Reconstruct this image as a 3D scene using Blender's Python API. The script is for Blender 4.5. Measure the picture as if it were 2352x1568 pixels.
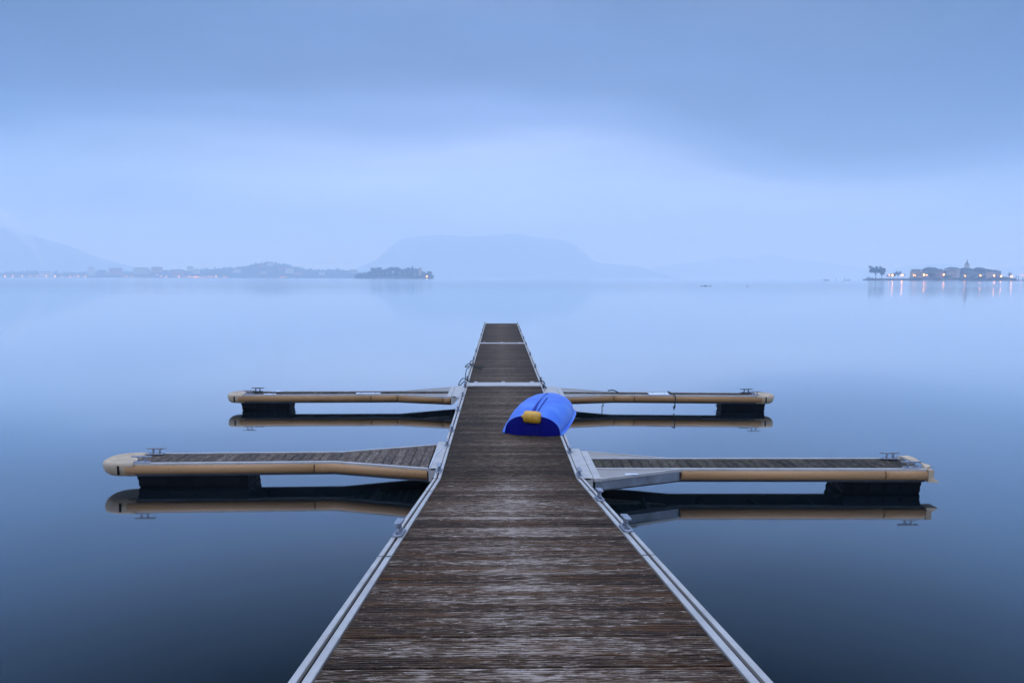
import bpy, math, random
from mathutils import Vector, Matrix, noise
random.seed(7)
scene = bpy.context.scene
for o in list(bpy.data.objects): bpy.data.objects.remove(o)
C = scene.collection
R = math.radians

# ------------------------------------------------------------------ camera
F = 1568.0; HC = 2.985
PITCH = math.atan((784-638.5)/F); ROLL = R(0.15); YAW = R(-1.1)
def camera_axes():
    f = Vector((0, math.cos(PITCH), -math.sin(PITCH))); u = Vector((0, math.sin(PITCH), math.cos(PITCH))); x = Vector((1, 0, 0))
    xr = x*math.cos(ROLL)+u*math.sin(ROLL); ur = -x*math.sin(ROLL)+u*math.cos(ROLL)
    M = Matrix.Rotation(YAW, 3, 'Z')
    return M@f, M@xr, M@ur
AF, AX, AU = camera_axes()
cam_data = bpy.data.cameras.new('camera'); cam = bpy.data.objects.new('camera', cam_data); C.objects.link(cam)
cam.matrix_world = Matrix(((AX.x, AU.x, -AF.x, 0), (AX.y, AU.y, -AF.y, 0), (AX.z, AU.z, -AF.z, HC), (0, 0, 0, 1)))
cam_data.sensor_width = 36; cam_data.lens = 24; cam_data.clip_start = 0.1; cam_data.clip_end = 80000
scene.camera = cam
def at(px, py, D):
    """world point seen in the survey picture at px,py whose world Y is D"""
    d = AF + AX*((px-1176)/F) - AU*((py-784)/F)
    q = d*(D/d.y); q.z += HC
    return q

# ------------------------------------------------------------------ world
world = bpy.data.worlds.new('World'); scene.world = world; world.use_nodes = True
nt = world.node_tree; N = nt.nodes; L = nt.links; N.clear()
def nd(N, t, **k):
    n = N.new(t)
    for a, b in k.items(): setattr(n, a, b)
    return n
def lin(*c):
    return tuple(((v/255)/12.92 if v/255 <= 0.04045 else ((v/255+0.055)/1.055)**2.4) for v in c)+(1,)
SUN_EL, SUN_AZ = R(24), R(200)
sky = nd(N, 'ShaderNodeTexSky', sky_type='NISHITA', sun_disc=False); sky.sun_elevation = SUN_EL; sky.sun_rotation = SUN_AZ
tc = nd(N, 'ShaderNodeTexCoord'); sep = nd(N, 'ShaderNodeSeparateXYZ'); L.new(tc.outputs['Generated'], sep.inputs[0])
mp = nd(N, 'ShaderNodeMapping'); mp.inputs['Scale'].default_value = (1.5, 1.5, 7.0); L.new(tc.outputs['Generated'], mp.inputs[0])
n1 = nd(N, 'ShaderNodeTexNoise'); n1.inputs['Scale'].default_value = 1.1; n1.inputs['Detail'].default_value = 3.5; n1.inputs['Roughness'].default_value = .42
L.new(mp.outputs[0], n1.inputs['Vector'])
def math_(N, L, op, a, b=None, c=None, clamp=False):
    m = nd(N, 'ShaderNodeMath', operation=op); m.use_clamp = clamp
    for i, v in enumerate((a, b, c)):
        if v is None: continue
        if isinstance(v, (int, float)): m.inputs[i].default_value = v
        else: L.new(v, m.inputs[i])
    return m.outputs[0]
nz = math_(N, L, 'MULTIPLY', math_(N, L, 'SUBTRACT', n1.outputs[0], .5), .15)
X = sep.outputs['X']; Z = sep.outputs['Z']
# the darker cloud base hangs lower towards the right
g1 = math_(N, L, 'SUBTRACT', X, .46); g1 = math_(N, L, 'MULTIPLY', g1, g1); g1 = math_(N, L, 'MULTIPLY', g1, -22.0); g1 = math_(N, L, 'POWER', 2.718, g1)
fade = nd(N, 'ShaderNodeMapRange'); fade.inputs['From Min'].default_value = .02; fade.inputs['From Max'].default_value = .16; L.new(Z, fade.inputs['Value'])
e = math_(N, L, 'ADD', Z, math_(N, L, 'MULTIPLY', math_(N, L, 'ADD', nz, math_(N, L, 'MULTIPLY', g1, .075)), fade.outputs[0]))
e = math_(N, L, 'ADD', e, math_(N, L, 'MULTIPLY', math_(N, L, 'MULTIPLY', X, X), math_(N, L, 'MULTIPLY', fade.outputs[0], .10)))
rp = nd(N, 'ShaderNodeValToRGB'); L.new(math_(N, L, 'MULTIPLY', e, 1.0), rp.inputs[0])
rp.color_ramp.interpolation = 'EASE'
stops = [(0.0, (128, 170, 240)), (.045, (130, 170, 240)), (.10, (148, 181, 242)), (.155, (162, 190, 240)), (.197, (156, 178, 226)), (.233, (110, 133, 184)),
         (.272, (76, 97, 140)), (.34, (74, 97, 140)), (.40, (84, 100, 134)), (.46, (60, 74, 98)), (.56, (50, 62, 84)), (1.0, (200, 215, 240))]
cr = rp.color_ramp
cr.elements[0].position = 0; cr.elements[0].color = lin(*stops[0][1]); cr.elements[1].position = 1; cr.elements[1].color = lin(*stops[-1][1])
for p, c in stops[1:-1]:
    el = cr.elements.new(p); el.color = lin(*c)
# darker towards the sides, high up
side = math_(N, L, 'MULTIPLY', math_(N, L, 'MULTIPLY', X, X), math_(N, L, 'MULTIPLY', Z, 5.0, clamp=True))
vm = nd(N, 'ShaderNodeMix', data_type='RGBA', blend_type='MULTIPLY'); vm.inputs[0].default_value = 1
n2_ = nd(N, 'ShaderNodeTexNoise'); n2_.inputs['Scale'].default_value = 2.3; n2_.inputs['Detail'].default_value = 5; n2_.inputs['Roughness'].default_value = .5; L.new(mp.outputs[0], n2_.inputs['Vector'])
sf_ = math_(N, L, 'ADD', math_(N, L, 'MULTIPLY', math_(N, L, 'SUBTRACT', n2_.outputs[0], .5), .8), 1.0)
sb_ = nd(N, 'ShaderNodeVectorMath', operation='SCALE'); L.new(rp.outputs[0], sb_.inputs[0]); L.new(sf_, sb_.inputs['Scale'])
L.new(sb_.outputs[0], vm.inputs[6])
darkc = nd(N, 'ShaderNodeMix', data_type='RGBA'); darkc.inputs[6].default_value = (1, 1, 1, 1); darkc.inputs[7].default_value = (.02, .24, .40, 1)
L.new(math_(N, L, 'MULTIPLY', side, 2.6, clamp=True), darkc.inputs[0]); L.new(darkc.outputs[2], vm.inputs[7])
bg1 = nd(N, 'ShaderNodeBackground'); bg1.inputs[1].default_value = 0.05; L.new(sky.outputs[0], bg1.inputs[0])
# upper sky out of view set far brighter, added to light haze and dock
up_ = nd(N, 'ShaderNodeMapRange', interpolation_type='SMOOTHSTEP'); up_.inputs['From Min'].default_value = .50; up_.inputs['From Max'].default_value = .72; L.new(Z, up_.inputs['Value'])
zc_ = nd(N, 'ShaderNodeMix', data_type='RGBA'); zc_.inputs[7].default_value = (1.22, 1.68, 2.72, 1); L.new(up_.outputs[0], zc_.inputs[0]); L.new(vm.outputs[2], zc_.inputs[6])
bg2 = nd(N, 'ShaderNodeBackground'); bg2.inputs[1].default_value = 1.08; L.new(zc_.outputs[2], bg2.inputs[0])
mx = nd(N, 'ShaderNodeMixShader'); mx.inputs[0].default_value = 0.93; L.new(bg1.outputs[0], mx.inputs[1]); L.new(bg2.outputs[0], mx.inputs[2])
wo = nd(N, 'ShaderNodeOutputWorld'); L.new(mx.outputs[0], wo.inputs[0])

sun_data = bpy.data.lights.new('sun', 'SUN'); sun_data.energy = 0.12; sun_data.angle = R(20); sun_data.color = (1, .9, .8)
sun = bpy.data.objects.new('sun', sun_data); C.objects.link(sun)
sun.rotation_euler = (R(90)-SUN_EL, 0, R(180)-SUN_AZ)

scene.view_settings.view_transform = 'Standard'; scene.view_settings.look = 'None'; scene.view_settings.exposure = 0.33; scene.view_settings.gamma = 1
scene.render.engine = 'CYCLES'
scene.cycles.max_bounces = 12; scene.cycles.volume_bounces = 6; scene.cycles.glossy_bounces = 4; scene.cycles.diffuse_bounces = 3

# ------------------------------------------------------------------ helpers
def tag(o, label=None, cat=None, group=None, kind=None):
    if label: o['label'] = label
    if cat: o['category'] = cat
    if group: o['group'] = group
    if kind: o['kind'] = kind
    return o
def thing(name, label, cat, loc=(0, 0, 0), rz=0, group=None):
    o = bpy.data.objects.new(name, None); C.objects.link(o); o.location = loc; o.rotation_euler = (0, 0, rz); o.empty_display_size = .2
    return tag(o, label, cat, group)
class MB:
    def __init__(s): s.v = []; s.f = []; s.m = []; s.mi = 0; s.sm = []; s.smooth = False
    def add(s, vs, fs):
        b = len(s.v); s.v += [tuple(p) for p in vs]
        for f in fs: s.f.append(tuple(b+i for i in f)); s.m.append(s.mi); s.sm.append(s.smooth)
    def box(s, x0, x1, y0, y1, z0, z1, bv=0):
        if bv <= 0:
            s.add([(x0,y0,z0),(x1,y0,z0),(x1,y1,z0),(x0,y1,z0),(x0,y0,z1),(x1,y0,z1),(x1,y1,z1),(x0,y1,z1)],
                  [(0,3,2,1),(4,5,6,7),(0,1,5,4),(1,2,6,5),(2,3,7,6),(3,0,4,7)])
        else:
            s.loft([[(x0+i,y0+i,z),(x1-i,y0+i,z),(x1-i,y1-i,z),(x0+i,y1-i,z)] for i, z in ((bv,z0),(0,z0+bv),(0,z1-bv),(bv,z1))])
    def loft(s, rings, cap=True, closed=True):
        n = len(rings[0]); vs = [p for r in rings for p in r]; fs = []
        for k in range(len(rings)-1):
            for i in range(n if closed else n-1):
                j = (i+1) % n
                fs.append((k*n+i, k*n+j, (k+1)*n+j, (k+1)*n+i))
        if cap:
            fs.append(tuple(reversed(range(n)))); fs.append(tuple(range((len(rings)-1)*n, len(rings)*n)))
        s.add(vs, fs)
    def prism(s, poly, z0, z1):
        s.loft([[(x, y, z0) for x, y in poly], [(x, y, z1) for x, y in poly]])
    def tube(s, pts, r, n=8, cap=True):
        pts = [Vector(p) for p in pts]; rings = []
        rr = r if isinstance(r, (list, tuple)) else [r]*len(pts)
        up = Vector((0, 0, 1)); prev = None
        for i, p in enumerate(pts):
            t = (pts[min(i+1, len(pts)-1)]-pts[max(i-1, 0)]).normalized()
            a = prev if prev is not None else (up if abs(t.z) < .9 else Vector((1, 0, 0)))
            b = t.cross(a).normalized(); a = b.cross(t).normalized(); prev = a
            rings.append([tuple(p+(a*math.cos(2*math.pi*k/n)+b*math.sin(2*math.pi*k/n))*rr[i]) for k in range(n)])
        s.loft(rings, cap)
    def build(s, name, mats, parent=None, smooth=None):
        me = bpy.data.meshes.new(name); me.from_pydata(s.v, [], s.f)
        if not isinstance(mats, (list, tuple)): mats = [mats]
        for m in mats: me.materials.append(m)
        for i, p in enumerate(me.polygons):
            p.material_index = s.m[i]; p.use_smooth = s.sm[i] if smooth is None else smooth
        me.update()
        o = bpy.data.objects.new(name, me); C.objects.link(o)
        if parent: o.parent = parent
        return o
def xform(mb, M):
    mb.v = [tuple(M@Vector(p)) for p in mb.v]; return mb
def copy_tree(o, parent=None):
    c = o.copy(); C.objects.link(c); c.parent = parent
    for ch in list(o.children): copy_tree(ch, c)
    return c

# ------------------------------------------------------------------ materials
KA = .82   # every measured surface tone was read under a slightly dimmer sky
def mat(name):
    m = bpy.data.materials.new(name); m.use_nodes = True; n = m.node_tree.nodes
    return m, n, m.node_tree.links, n['Principled BSDF']
def ramp(N, fac, L, stops):
    r = nd(N, 'ShaderNodeValToRGB'); L.new(fac, r.inputs[0]); e = r.color_ramp.elements
    e[0].position = stops[0][0]; e[0].color = tuple(stops[0][1])+(1,); e[1].position = stops[-1][0]; e[1].color = tuple(stops[-1][1])+(1,)
    for p, c in stops[1:-1]:
        k = e.new(p); k.color = tuple(c)+(1,)
    return r.outputs[0]
def noise_(N, L, vec, scale, detail=4, rough=.5, dist=0):
    n = nd(N, 'ShaderNodeTexNoise'); n.inputs['Scale'].default_value = scale; n.inputs['Detail'].default_value = detail
    n.inputs['Roughness'].default_value = rough; n.inputs['Distortion'].default_value = dist; L.new(vec, n.inputs['Vector']); return n.outputs[0]
def mixc(N, L, fac, a, b, bt='MIX'):
    m = nd(N, 'ShaderNodeMix', data_type='RGBA', blend_type=bt)
    for i, v in ((0, fac), (6, a), (7, b)):
        if isinstance(v, (int, float)): m.inputs[i].default_value = v
        elif isinstance(v, tuple): m.inputs[i].default_value = v+(1,) if len(v) == 3 else v
        else: L.new(v, m.inputs[i])
    return m.outputs[2]
def coords(N, L, scale, add_island=False, amt=37.0):
    t = nd(N, 'ShaderNodeTexCoord'); src = t.outputs['Object']
    if add_island:
        g = nd(N, 'ShaderNodeNewGeometry'); cb = nd(N, 'ShaderNodeCombineXYZ')
        L.new(math_(N, L, 'MULTIPLY', g.outputs['Random Per Island'], amt), cb.inputs[0])
        L.new(math_(N, L, 'MULTIPLY', g.outputs['Random Per Island'], amt*.7), cb.inputs[2])
        a = nd(N, 'ShaderNodeVectorMath', operation='ADD'); L.new(src, a.inputs[0]); L.new(cb.outputs[0], a.inputs[1]); src = a.outputs[0]
    m = nd(N, 'ShaderNodeMapping'); m.inputs['Scale'].default_value = scale; L.new(src, m.inputs[0]); return m.outputs[0], t
def flat_spec(m, v): m.node_tree.nodes['Principled BSDF'].inputs['Specular IOR Level'].default_value = v; return m
def simple(name, col, rough=.5, metal=0, var=.25, scale=6, bump=.0, bscale=60, col2=None):
    col = tuple(x*KA for x in col); col2 = tuple(x*KA for x in col2) if col2 else None
    m, N, L, P = mat(name)
    v, t = coords(N, L, (1, 1, 1))
    n = noise_(N, L, v, scale, 5, .6)
    c2 = col2 or tuple(x*(1-var) for x in col)
    f = nd(N, 'ShaderNodeMapRange'); f.inputs['From Min'].default_value = .35; f.inputs['From Max'].default_value = .68; L.new(n, f.inputs['Value'])
    L.new(mixc(N, L, f.outputs[0], col, c2), P.inputs['Base Color'])
    P.inputs['Roughness'].default_value = rough; P.inputs['Metallic'].default_value = metal
    if bump:
        b = nd(N, 'ShaderNodeBump'); b.inputs['Strength'].default_value = bump; b.inputs['Distance'].default_value = .01
        L.new(noise_(N, L, v, bscale, 4, .6), b.inputs['Height']); L.new(b.outputs[0], P.inputs['Normal'])
    return m
def wood(name, along, dark, mid, light, lightpos=.66, brown=(.075, .042, .02), moss=None, grain=85, centre=None):
    """weathered boards: grain stretched along the board, every board its own tone"""
    dark, mid, light, brown = [tuple(x*KA for x in c) for c in (dark, mid, light, brown)]
    m, N, L, P = mat(name)
    sc = (11, grain, grain) if along == 'X' else (grain, 11, grain)
    v, t = coords(N, L, sc, True)
    fine = noise_(N, L, v, 1.0, 6, .68, .35)
    sc2 = (4.5, 30, 30) if along == 'X' else (30, 4.5, 30)
    v2, _ = coords(N, L, sc2, True, 91)
    med = noise_(N, L, v2, 1.0, 5, .6, .4)
    v3, _ = coords(N, L, (1.1, 1.6, 1) if along == 'X' else (1.6, 1.1, 1))
    big = noise_(N, L, v3, 1.0, 4, .6)
    v4, _ = coords(N, L, (90, 160, 160) if along == 'X' else (160, 90, 160))
    speck = noise_(N, L, v4, 1.0, 3, .7)
    g = nd(N, 'ShaderNodeNewGeometry'); isl = g.outputs['Random Per Island']
    s = math_(N, L, 'MULTIPLY', fine, .78)
    s = math_(N, L, 'ADD', s, math_(N, L, 'MULTIPLY', med, .28))
    s = math_(N, L, 'ADD', s, math_(N, L, 'MULTIPLY', big, .14))
    s = math_(N, L, 'ADD', s, math_(N, L, 'MULTIPLY', isl, .12))
    s = math_(N, L, 'SUBTRACT', s, .166)
    v5, _ = coords(N, L, (13, 34, 20) if along == 'X' else (34, 13, 20), True, 53)
    fl5 = nd(N, 'ShaderNodeMapRange'); fl5.inputs['From Min'].default_value = .60; fl5.inputs['From Max'].default_value = .70; L.new(noise_(N, L, v5, 1.0, 4, .65, .6), fl5.inputs['Value'])
    dk5 = nd(N, 'ShaderNodeMapRange'); dk5.inputs['From Min'].default_value = .40; dk5.inputs['From Max'].default_value = .30; L.new(noise_(N, L, v5, .8, 4, .65, .6), dk5.inputs['Value'])
    s = math_(N, L, 'ADD', s, math_(N, L, 'SUBTRACT', math_(N, L, 'MULTIPLY', fl5.outputs[0], .17), math_(N, L, 'MULTIPLY', dk5.outputs[0], .12)))
    if centre is not None:   # foot traffic has scoured the middle of the walkway pale
        sx = nd(N, 'ShaderNodeSeparateXYZ'); L.new(t.outputs['Object'], sx.inputs[0])
        d = math_(N, L, 'ABSOLUTE', math_(N, L, 'SUBTRACT', sx.outputs['X'], centre))
        s = math_(N, L, 'SUBTRACT', s, math_(N, L, 'MULTIPLY', math_(N, L, 'SUBTRACT', d, .55), .11))
    col = ramp(N, s, L, [(.34, dark), (.44, tuple((a+b)/2 for a, b in zip(dark, mid))), (.52, mid), (lightpos-.04, light)])
    vk, _ = coords(N, L, (1.3, 5.2, 1) if along == 'X' else (5.2, 1.3, 1), True, 11)
    vo = nd(N, 'ShaderNodeTexVoronoi'); vo.inputs['Scale'].default_value = 1.6; L.new(vk, vo.inputs['Vector'])
    kf = nd(N, 'ShaderNodeMapRange'); kf.inputs['From Min'].default_value = .10; kf.inputs['From Max'].default_value = .045; L.new(vo.outputs['Distance'], kf.inputs['Value'])
    col = mixc(N, L, math_(N, L, 'MULTIPLY', kf.outputs[0], .85), col, (.012, .007, .004))
    bf = nd(N, 'ShaderNodeMapRange'); bf.inputs['From Min'].default_value = .50; bf.inputs['From Max'].default_value = .72; L.new(noise_(N, L, v2, .35, 3, .5), bf.inputs['Value'])
    col = mixc(N, L, math_(N, L, 'MULTIPLY', bf.outputs[0], .7), col, brown, 'MIX')
    if moss:
        mf = nd(N, 'ShaderNodeMapRange'); mf.inputs['From Min'].default_value = .55; mf.inputs['From Max'].default_value = .7; L.new(noise_(N, L, v3, 3, 4, .6), mf.inputs['Value'])
        col = mixc(N, L, math_(N, L, 'MULTIPLY', mf.outputs[0], .55), col, moss)
    sf = nd(N, 'ShaderNodeMapRange'); sf.inputs['From Min'].default_value = .60; sf.inputs['From Max'].default_value = .78; L.new(speck, sf.inputs['Value'])
    col = mixc(N, L, math_(N, L, 'MULTIPLY', sf.outputs[0], .45), col, (.42, .32, .24))
    df = nd(N, 'ShaderNodeMapRange'); df.inputs['From Min'].default_value = .40; df.inputs['From Max'].default_value = .28; L.new(speck, df.inputs['Value'])
    col = mixc(N, L, math_(N, L, 'MULTIPLY', df.outputs[0], .6), col, (.008, .006, .006))
    L.new(col, P.inputs['Base Color']); P.inputs['Roughness'].default_value = .7; P.inputs['Specular IOR Level'].default_value = .10
    b = nd(N, 'ShaderNodeBump'); b.inputs['Strength'].default_value = .9; b.inputs['Distance'].default_value = .010
    L.new(math_(N, L, 'ADD', fine, math_(N, L, 'MULTIPLY', speck, .5)), b.inputs['Height']); L.new(b.outputs[0], P.inputs['Normal'])
    return m
W_GANG = wood('weathered_ribbed_boards', 'X', (.014, .009, .006), (.095, .052, .027), (.52, .39, .30), .70, (.125, .046, .012), centre=.13)
W_FAR = wood('damp_ribbed_boards', 'X', (.014, .010, .008), (.066, .038, .021), (.28, .19, .125), .72, (.07, .032, .011), (.05, .048, .018), centre=.13)
W_GREY = wood('silvered_boards', 'Y', (.04, .032, .030), (.135, .094, .068), (.36, .27, .20), .74, (.09, .055, .032), grain=45)
W_MOSS = wood('mossy_dark_boards', 'Y', (.014, .012, .011), (.062, .044, .030), (.24, .185, .135), .74, (.06, .045, .03), (.075, .075, .025), grain=45)
ALU = simple('galvanised_aluminium', (.56, .485, .42), .45, .25, .22, 5, .15, 120)
ALU_DULL = simple('dull_grey_aluminium', (.30, .30, .32), .5, .5, .45, 3.5, .1, 60)
CHEQ, N_, L_, P_ = mat('checker_plate')
v_, t_ = coords(N_, L_, (1, 1, 1))
w1 = nd(N_, 'ShaderNodeTexWave', wave_type='BANDS', bands_direction='DIAGONAL'); w1.inputs['Scale'].default_value = 14; L_.new(v_, w1.inputs['Vector'])
L_.new(mixc(N_, L_, w1.outputs[1], (.24, .20, .17), (.34, .28, .23)), P_.inputs['Base Color'])
b_ = nd(N_, 'ShaderNodeBump'); b_.inputs['Strength'].default_value = .6; b_.inputs['Distance'].default_value = .004; L_.new(w1.outputs[1], b_.inputs['Height']); L_.new(b_.outputs[0], P_.inputs['Normal'])
P_.inputs['Metallic'].default_value = .4; P_.inputs['Roughness'].default_value = .5
SLOT = flat_spec(simple('dark_gap_shade', (.004, .004, .005), .9), .05)  # near-black fill: shade of open slots and seams put into the colour
STEEL = simple('cast_steel', (.42, .42, .46), .42, .6, .45, 25, .25, 90)
STEEL_DK = simple('dark_cast_steel', (.13, .13, .15), .45, .5, .4, 25, .25, 90)
TAN = simple('tan_fender_plastic', (.42, .195, .058), .55, 0, .22, 2.0, .1, 40)
TAN_PALE = simple('sun_bleached_tan_plastic', (.58, .40, .24), .6, 0, .30, 5.0, .2, 55)
FLOAT = simple('black_float_plastic', (.003, .004, .006), .5, 0, .5, 3)
flat_spec(FLOAT, .08)
BEAM = simple('dark_grey_steel_beam', (.075, .068, .07), .55, .4, .4, 3)  # plain dark grey metal for beams, frames and straps
ROPE = simple('dark_green_rope', (.03, .04, .032), .85, 0, .5, 60, .5, 200)
WHITE = simple('white_plastic', (.75, .76, .8), .45)
# stained tan: dirt specks
def stained(name, base, dirt):
    base = tuple(x*KA for x in base)
    m, N, L, P = mat(name); v, t = coords(N, L, (1, 1, 1))
    n = noise_(N, L, v, 34, 5, .7); f = nd(N, 'ShaderNodeMapRange'); f.inputs['From Min'].default_value = .56; f.inputs['From Max'].default_value = .68; L.new(n, f.inputs['Value'])
    n2 = noise_(N, L, v, 1.4, 3, .5); f2 = nd(N, 'ShaderNodeMapRange'); f2.inputs['From Min'].default_value = .4; f2.inputs['From Max'].default_value = .62; L.new(n2, f2.inputs['Value'])
    L.new(mixc(N, L, math_(N, L, 'MULTIPLY', f.outputs[0], f2.outputs[0]), base, dirt), P.inputs['Base Color']); P.inputs['Roughness'].default_value = .6
    return m
TAN_ST = stained('dirt_specked_tan_plastic', (.45, .215, .075), (.14, .08, .04))

# ------------------------------------------------------------------ the setting
wm, N_, L_, P_ = mat('still_lake_water')
v_, t_ = coords(N_, L_, (.004, .05, 1))
rn = noise_(N_, L_, v_, 1.0, 4, .6)
mr = nd(N_, 'ShaderNodeMapRange'); mr.inputs['From Min'].default_value = .35; mr.inputs['From Max'].default_value = .7; mr.inputs['To Min'].default_value = .085; mr.inputs['To Max'].default_value = .125
L_.new(rn, mr.inputs['Value'])
sy_ = nd(N_, 'ShaderNodeSeparateXYZ'); L_.new(t_.outputs['Object'], sy_.inputs[0])
ry_ = nd(N_, 'ShaderNodeMapRange'); ry_.inputs['From Min'].default_value = 15; ry_.inputs['From Max'].default_value = 300; ry_.inputs['To Min'].default_value = .45; L_.new(sy_.outputs['Y'], ry_.inputs['Value'])
rgh_ = math_(N_, L_, 'MULTIPLY', mr.outputs[0], ry_.outputs[0])
P_.inputs['Base Color'].default_value = (.0016, .0045, .0060, 1); P_.inputs['Roughness'].default_value = 1; P_.inputs['Specular IOR Level'].default_value = 0
gl = nd(N_, 'ShaderNodeBsdfGlossy'); gl.inputs['Color'].default_value = (.95, .985, 1, 1); L_.new(rgh_, gl.inputs['Roughness'])
lw = nd(N_, 'ShaderNodeLayerWeight'); lw.inputs['Blend'].default_value = .5
fr_ = ramp(N_, lw.outputs['Facing'], L_, [(0, (.02,)*3), (.40, (.025,)*3), (.5, (.075,)*3), (.61, (.28,)*3), (.72, (.56,)*3), (.80, (.71,)*3), (.9, (.86,)*3), (1, (1,)*3)])
ms = nd(N_, 'ShaderNodeMixShader'); L_.new(fr_, ms.inputs[0]); L_.new(P_.outputs[0], ms.inputs[1]); L_.new(gl.outputs[0], ms.inputs[2])
L_.new(ms.outputs[0], N_['Material Output'].inputs['Surface'])
w = MB(); S = 19000
w.add([(-S, -6000, 0), (S, -6000, 0), (S, S, 0), (-S, S, 0)], [(0, 1, 2, 3)])
tag(w.build('water', wm), kind='structure')

# ------------------------------------------------------------------ floating pier
XL, XR, ZD = -.86, 1.12, .355          # outer rail edges, deck level
YJ, TS = 8.77, .16                     # joint of gangway and pontoon, gangway slope
CX = (XL+XR)/2
def ribbed_board(mb, x0, x1, y0, y1, zt, th, slope=0, ribs=5, y_ref=0, dz=0, tilt=0):
    """one board running along X, its top milled with ribs; z follows -slope*y"""
    prof = []; wdt = y1-y0; p = wdt/ribs
    prof.append((y0, -th)); prof.append((y0, -.004)); prof.append((y0+.003, 0))
    for k in range(1, ribs):
        yc = y0+k*p+random.uniform(-.0025, .0025); gd = random.uniform(.0015, .008); gw = random.uniform(.002, .0036)
        prof += [(yc-gw-.0015, 0), (yc-gw, -gd), (yc+gw, -gd), (yc+gw+.0015, 0)]
    prof += [(y1-.003, 0), (y1, -.004), (y1, -th)]
    r0 = []; r1 = []
    for y, z in prof:
        zz = zt+dz+z-slope*(y-y_ref)
        r0.append((x0, y, zz-tilt)); r1.append((x1, y, zz+tilt))
    mb.loft([r1, r0], True)
def rail(parent, side, y0, y1, zf, name='edge_rail'):
    """double aluminium extrusion with a dark slot; zf(y) = top height"""
    o = XL if side < 0 else XR; s = -side
    def strip(a, b, dz0, dz1):
        m = MB()
        xa, xb = o+s*a, o+s*b
        x0, x1 = min(xa, xb), max(xa, xb)
        m.loft([[(x0, y, zf(y)+dz0), (x1, y, zf(y)+dz0), (x1, y, zf(y)+dz1-.003), (x1-.003, y, zf(y)+dz1), (x0+.003, y, zf(y)+dz1), (x0, y, zf(y)+dz1-.003)] for y in (y0, y1)])
        return m
    a = strip(0, .034, -.16, .012); b = strip(.054, .094, -.16, .010)
    a.v += []; base = len(a.v)
    a.add(b.v, b.f)
    r = a.build(name, ALU, parent)
    strip(.034, .054, -.15, -.010).build('slot', SLOT, r)
    yy = y0+2.9   # butt joints between extrusion lengths
    while yy < y1-1:
        for a_, b_ in ((.001, .0355), (.0525, .0935)):
            xs_j = sorted((o+s*a_, o+s*b_)); zz = zf(yy)
            jn = MB(); jn.box(xs_j[0], xs_j[1], yy, yy+.006, zz+.0005, zz+.0128); jn.build('rail_joint', SLOT, r)
        yy += 3.0
    return r
def cleat_parts(parent, loc, rz=0, s=1.0, m=None, length=.28, width=.030):
    """horn cleat: base plate with bolt heads, two leaning posts, long bar"""
    m = m or STEEL
    T = Matrix.Translation(loc)@Matrix.Rotation(rz, 4, 'Z')@Matrix.Scale(s, 4)
    b = MB(); b.smooth = False
    n = 16
    outl = [(.075*(1 if math.cos(t) > 0 else -1)+.042*math.cos(t), .036*math.sin(t)) for t in [2*math.pi*k/n+.01 for k in range(n)]]
    b.loft([[(x, y, 0) for x, y in outl], [(x, y, .012) for x, y in outl], [(x*.96, y*.9, .016) for x, y in outl]])
    xform(b, T); c = b.build('cleat', m, parent)
    for sx in (-1, 1):
        h = MB(); h.smooth = True; h.tube([(sx*.093, 0, .014), (sx*.093, 0, .019)], .011, 8); xform(h, T); h.build('bolt', STEEL_DK, c, True)
        p = MB(); p.smooth = True; p.tube([(sx*.050, 0, .012), (sx*.044, 0, .035), (sx*.042, 0, .058), (sx*.048, 0, .078)], [.019, .012, .011, .017], 10); xform(p, T); p.build('post', m, c, True)
    r = MB(); hl = length/2; w_ = width/2
    r.loft([[(x, -a, .085+bz), (x, a, .085+bz), (x, a, .074+tz), (x, -a, .074+tz)][::-1] for x, a, bz, tz in
            ((-hl, w_*.6, .003, .006), (-hl+.012, w_, .005, .003), (-.05, w_*1.05, .005, 0), (.05, w_*1.05, .005, 0), (hl-.012, w_, .005, .003), (hl, w_*.6, .003, .006))])
    xform(r, T); r.build('bar', m, c)
    return c

# gangway sloping down to the floating pontoons
gang = thing('gangway', 'sloping ribbed timber gangway in the foreground with bright metal edges', 'gangway', (CX, YJ, ZD))
off = Matrix.Translation((-CX, -YJ, -ZD))
def zg(y): return ZD+(YJ-y)*TS
def relb(mb, name, mats, parent, root):
    l = root.location; mb.v = [(x-l.x, y-l.y, z-l.z) for x, y, z in mb.v]; return mb.build(name, mats, parent)
dk = MB(); y = YJ-.012; pitch = .1215
while y > -1.2:
    dzr = random.uniform(-.0018, .0018); gap = random.uniform(.007, .015)
    ribbed_board(dk, XL+.098+random.uniform(0, .004), XR-.098-random.uniform(0, .004), y-pitch+gap, y, zg(YJ), .028, TS, 5, YJ, dzr, random.uniform(-.001, .001))
    y -= pitch
dk.mi = 1
y = YJ-.012-pitch
while y > .5:   # pairs of screws where the boards meet the centre beam
    for xs in (CX-.018+random.uniform(-.006, .006), ):
        for yy in (y+.03, y+.09):
            if random.random() < .45:
                cx_, z_ = xs+random.uniform(-.009, .009), zg(yy)
                dk.add([(cx_+.0042*math.cos(k*math.pi/3), yy+.0042*math.sin(k*math.pi/3), z_+.0022) for k in range(6)], [tuple(range(6))])
    y -= pitch
dk.v = [(x, y, z) for x, y, z in dk.v]
o = dk.build('deck', [W_GANG, STEEL], gang); o.matrix_parent_inverse = off
for sd in (-1, 1):
    r_ = rail(gang, sd, -1.2, YJ-.01, lambda y: zg(y)); r_.matrix_parent_inverse = off
sb = MB()
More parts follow.
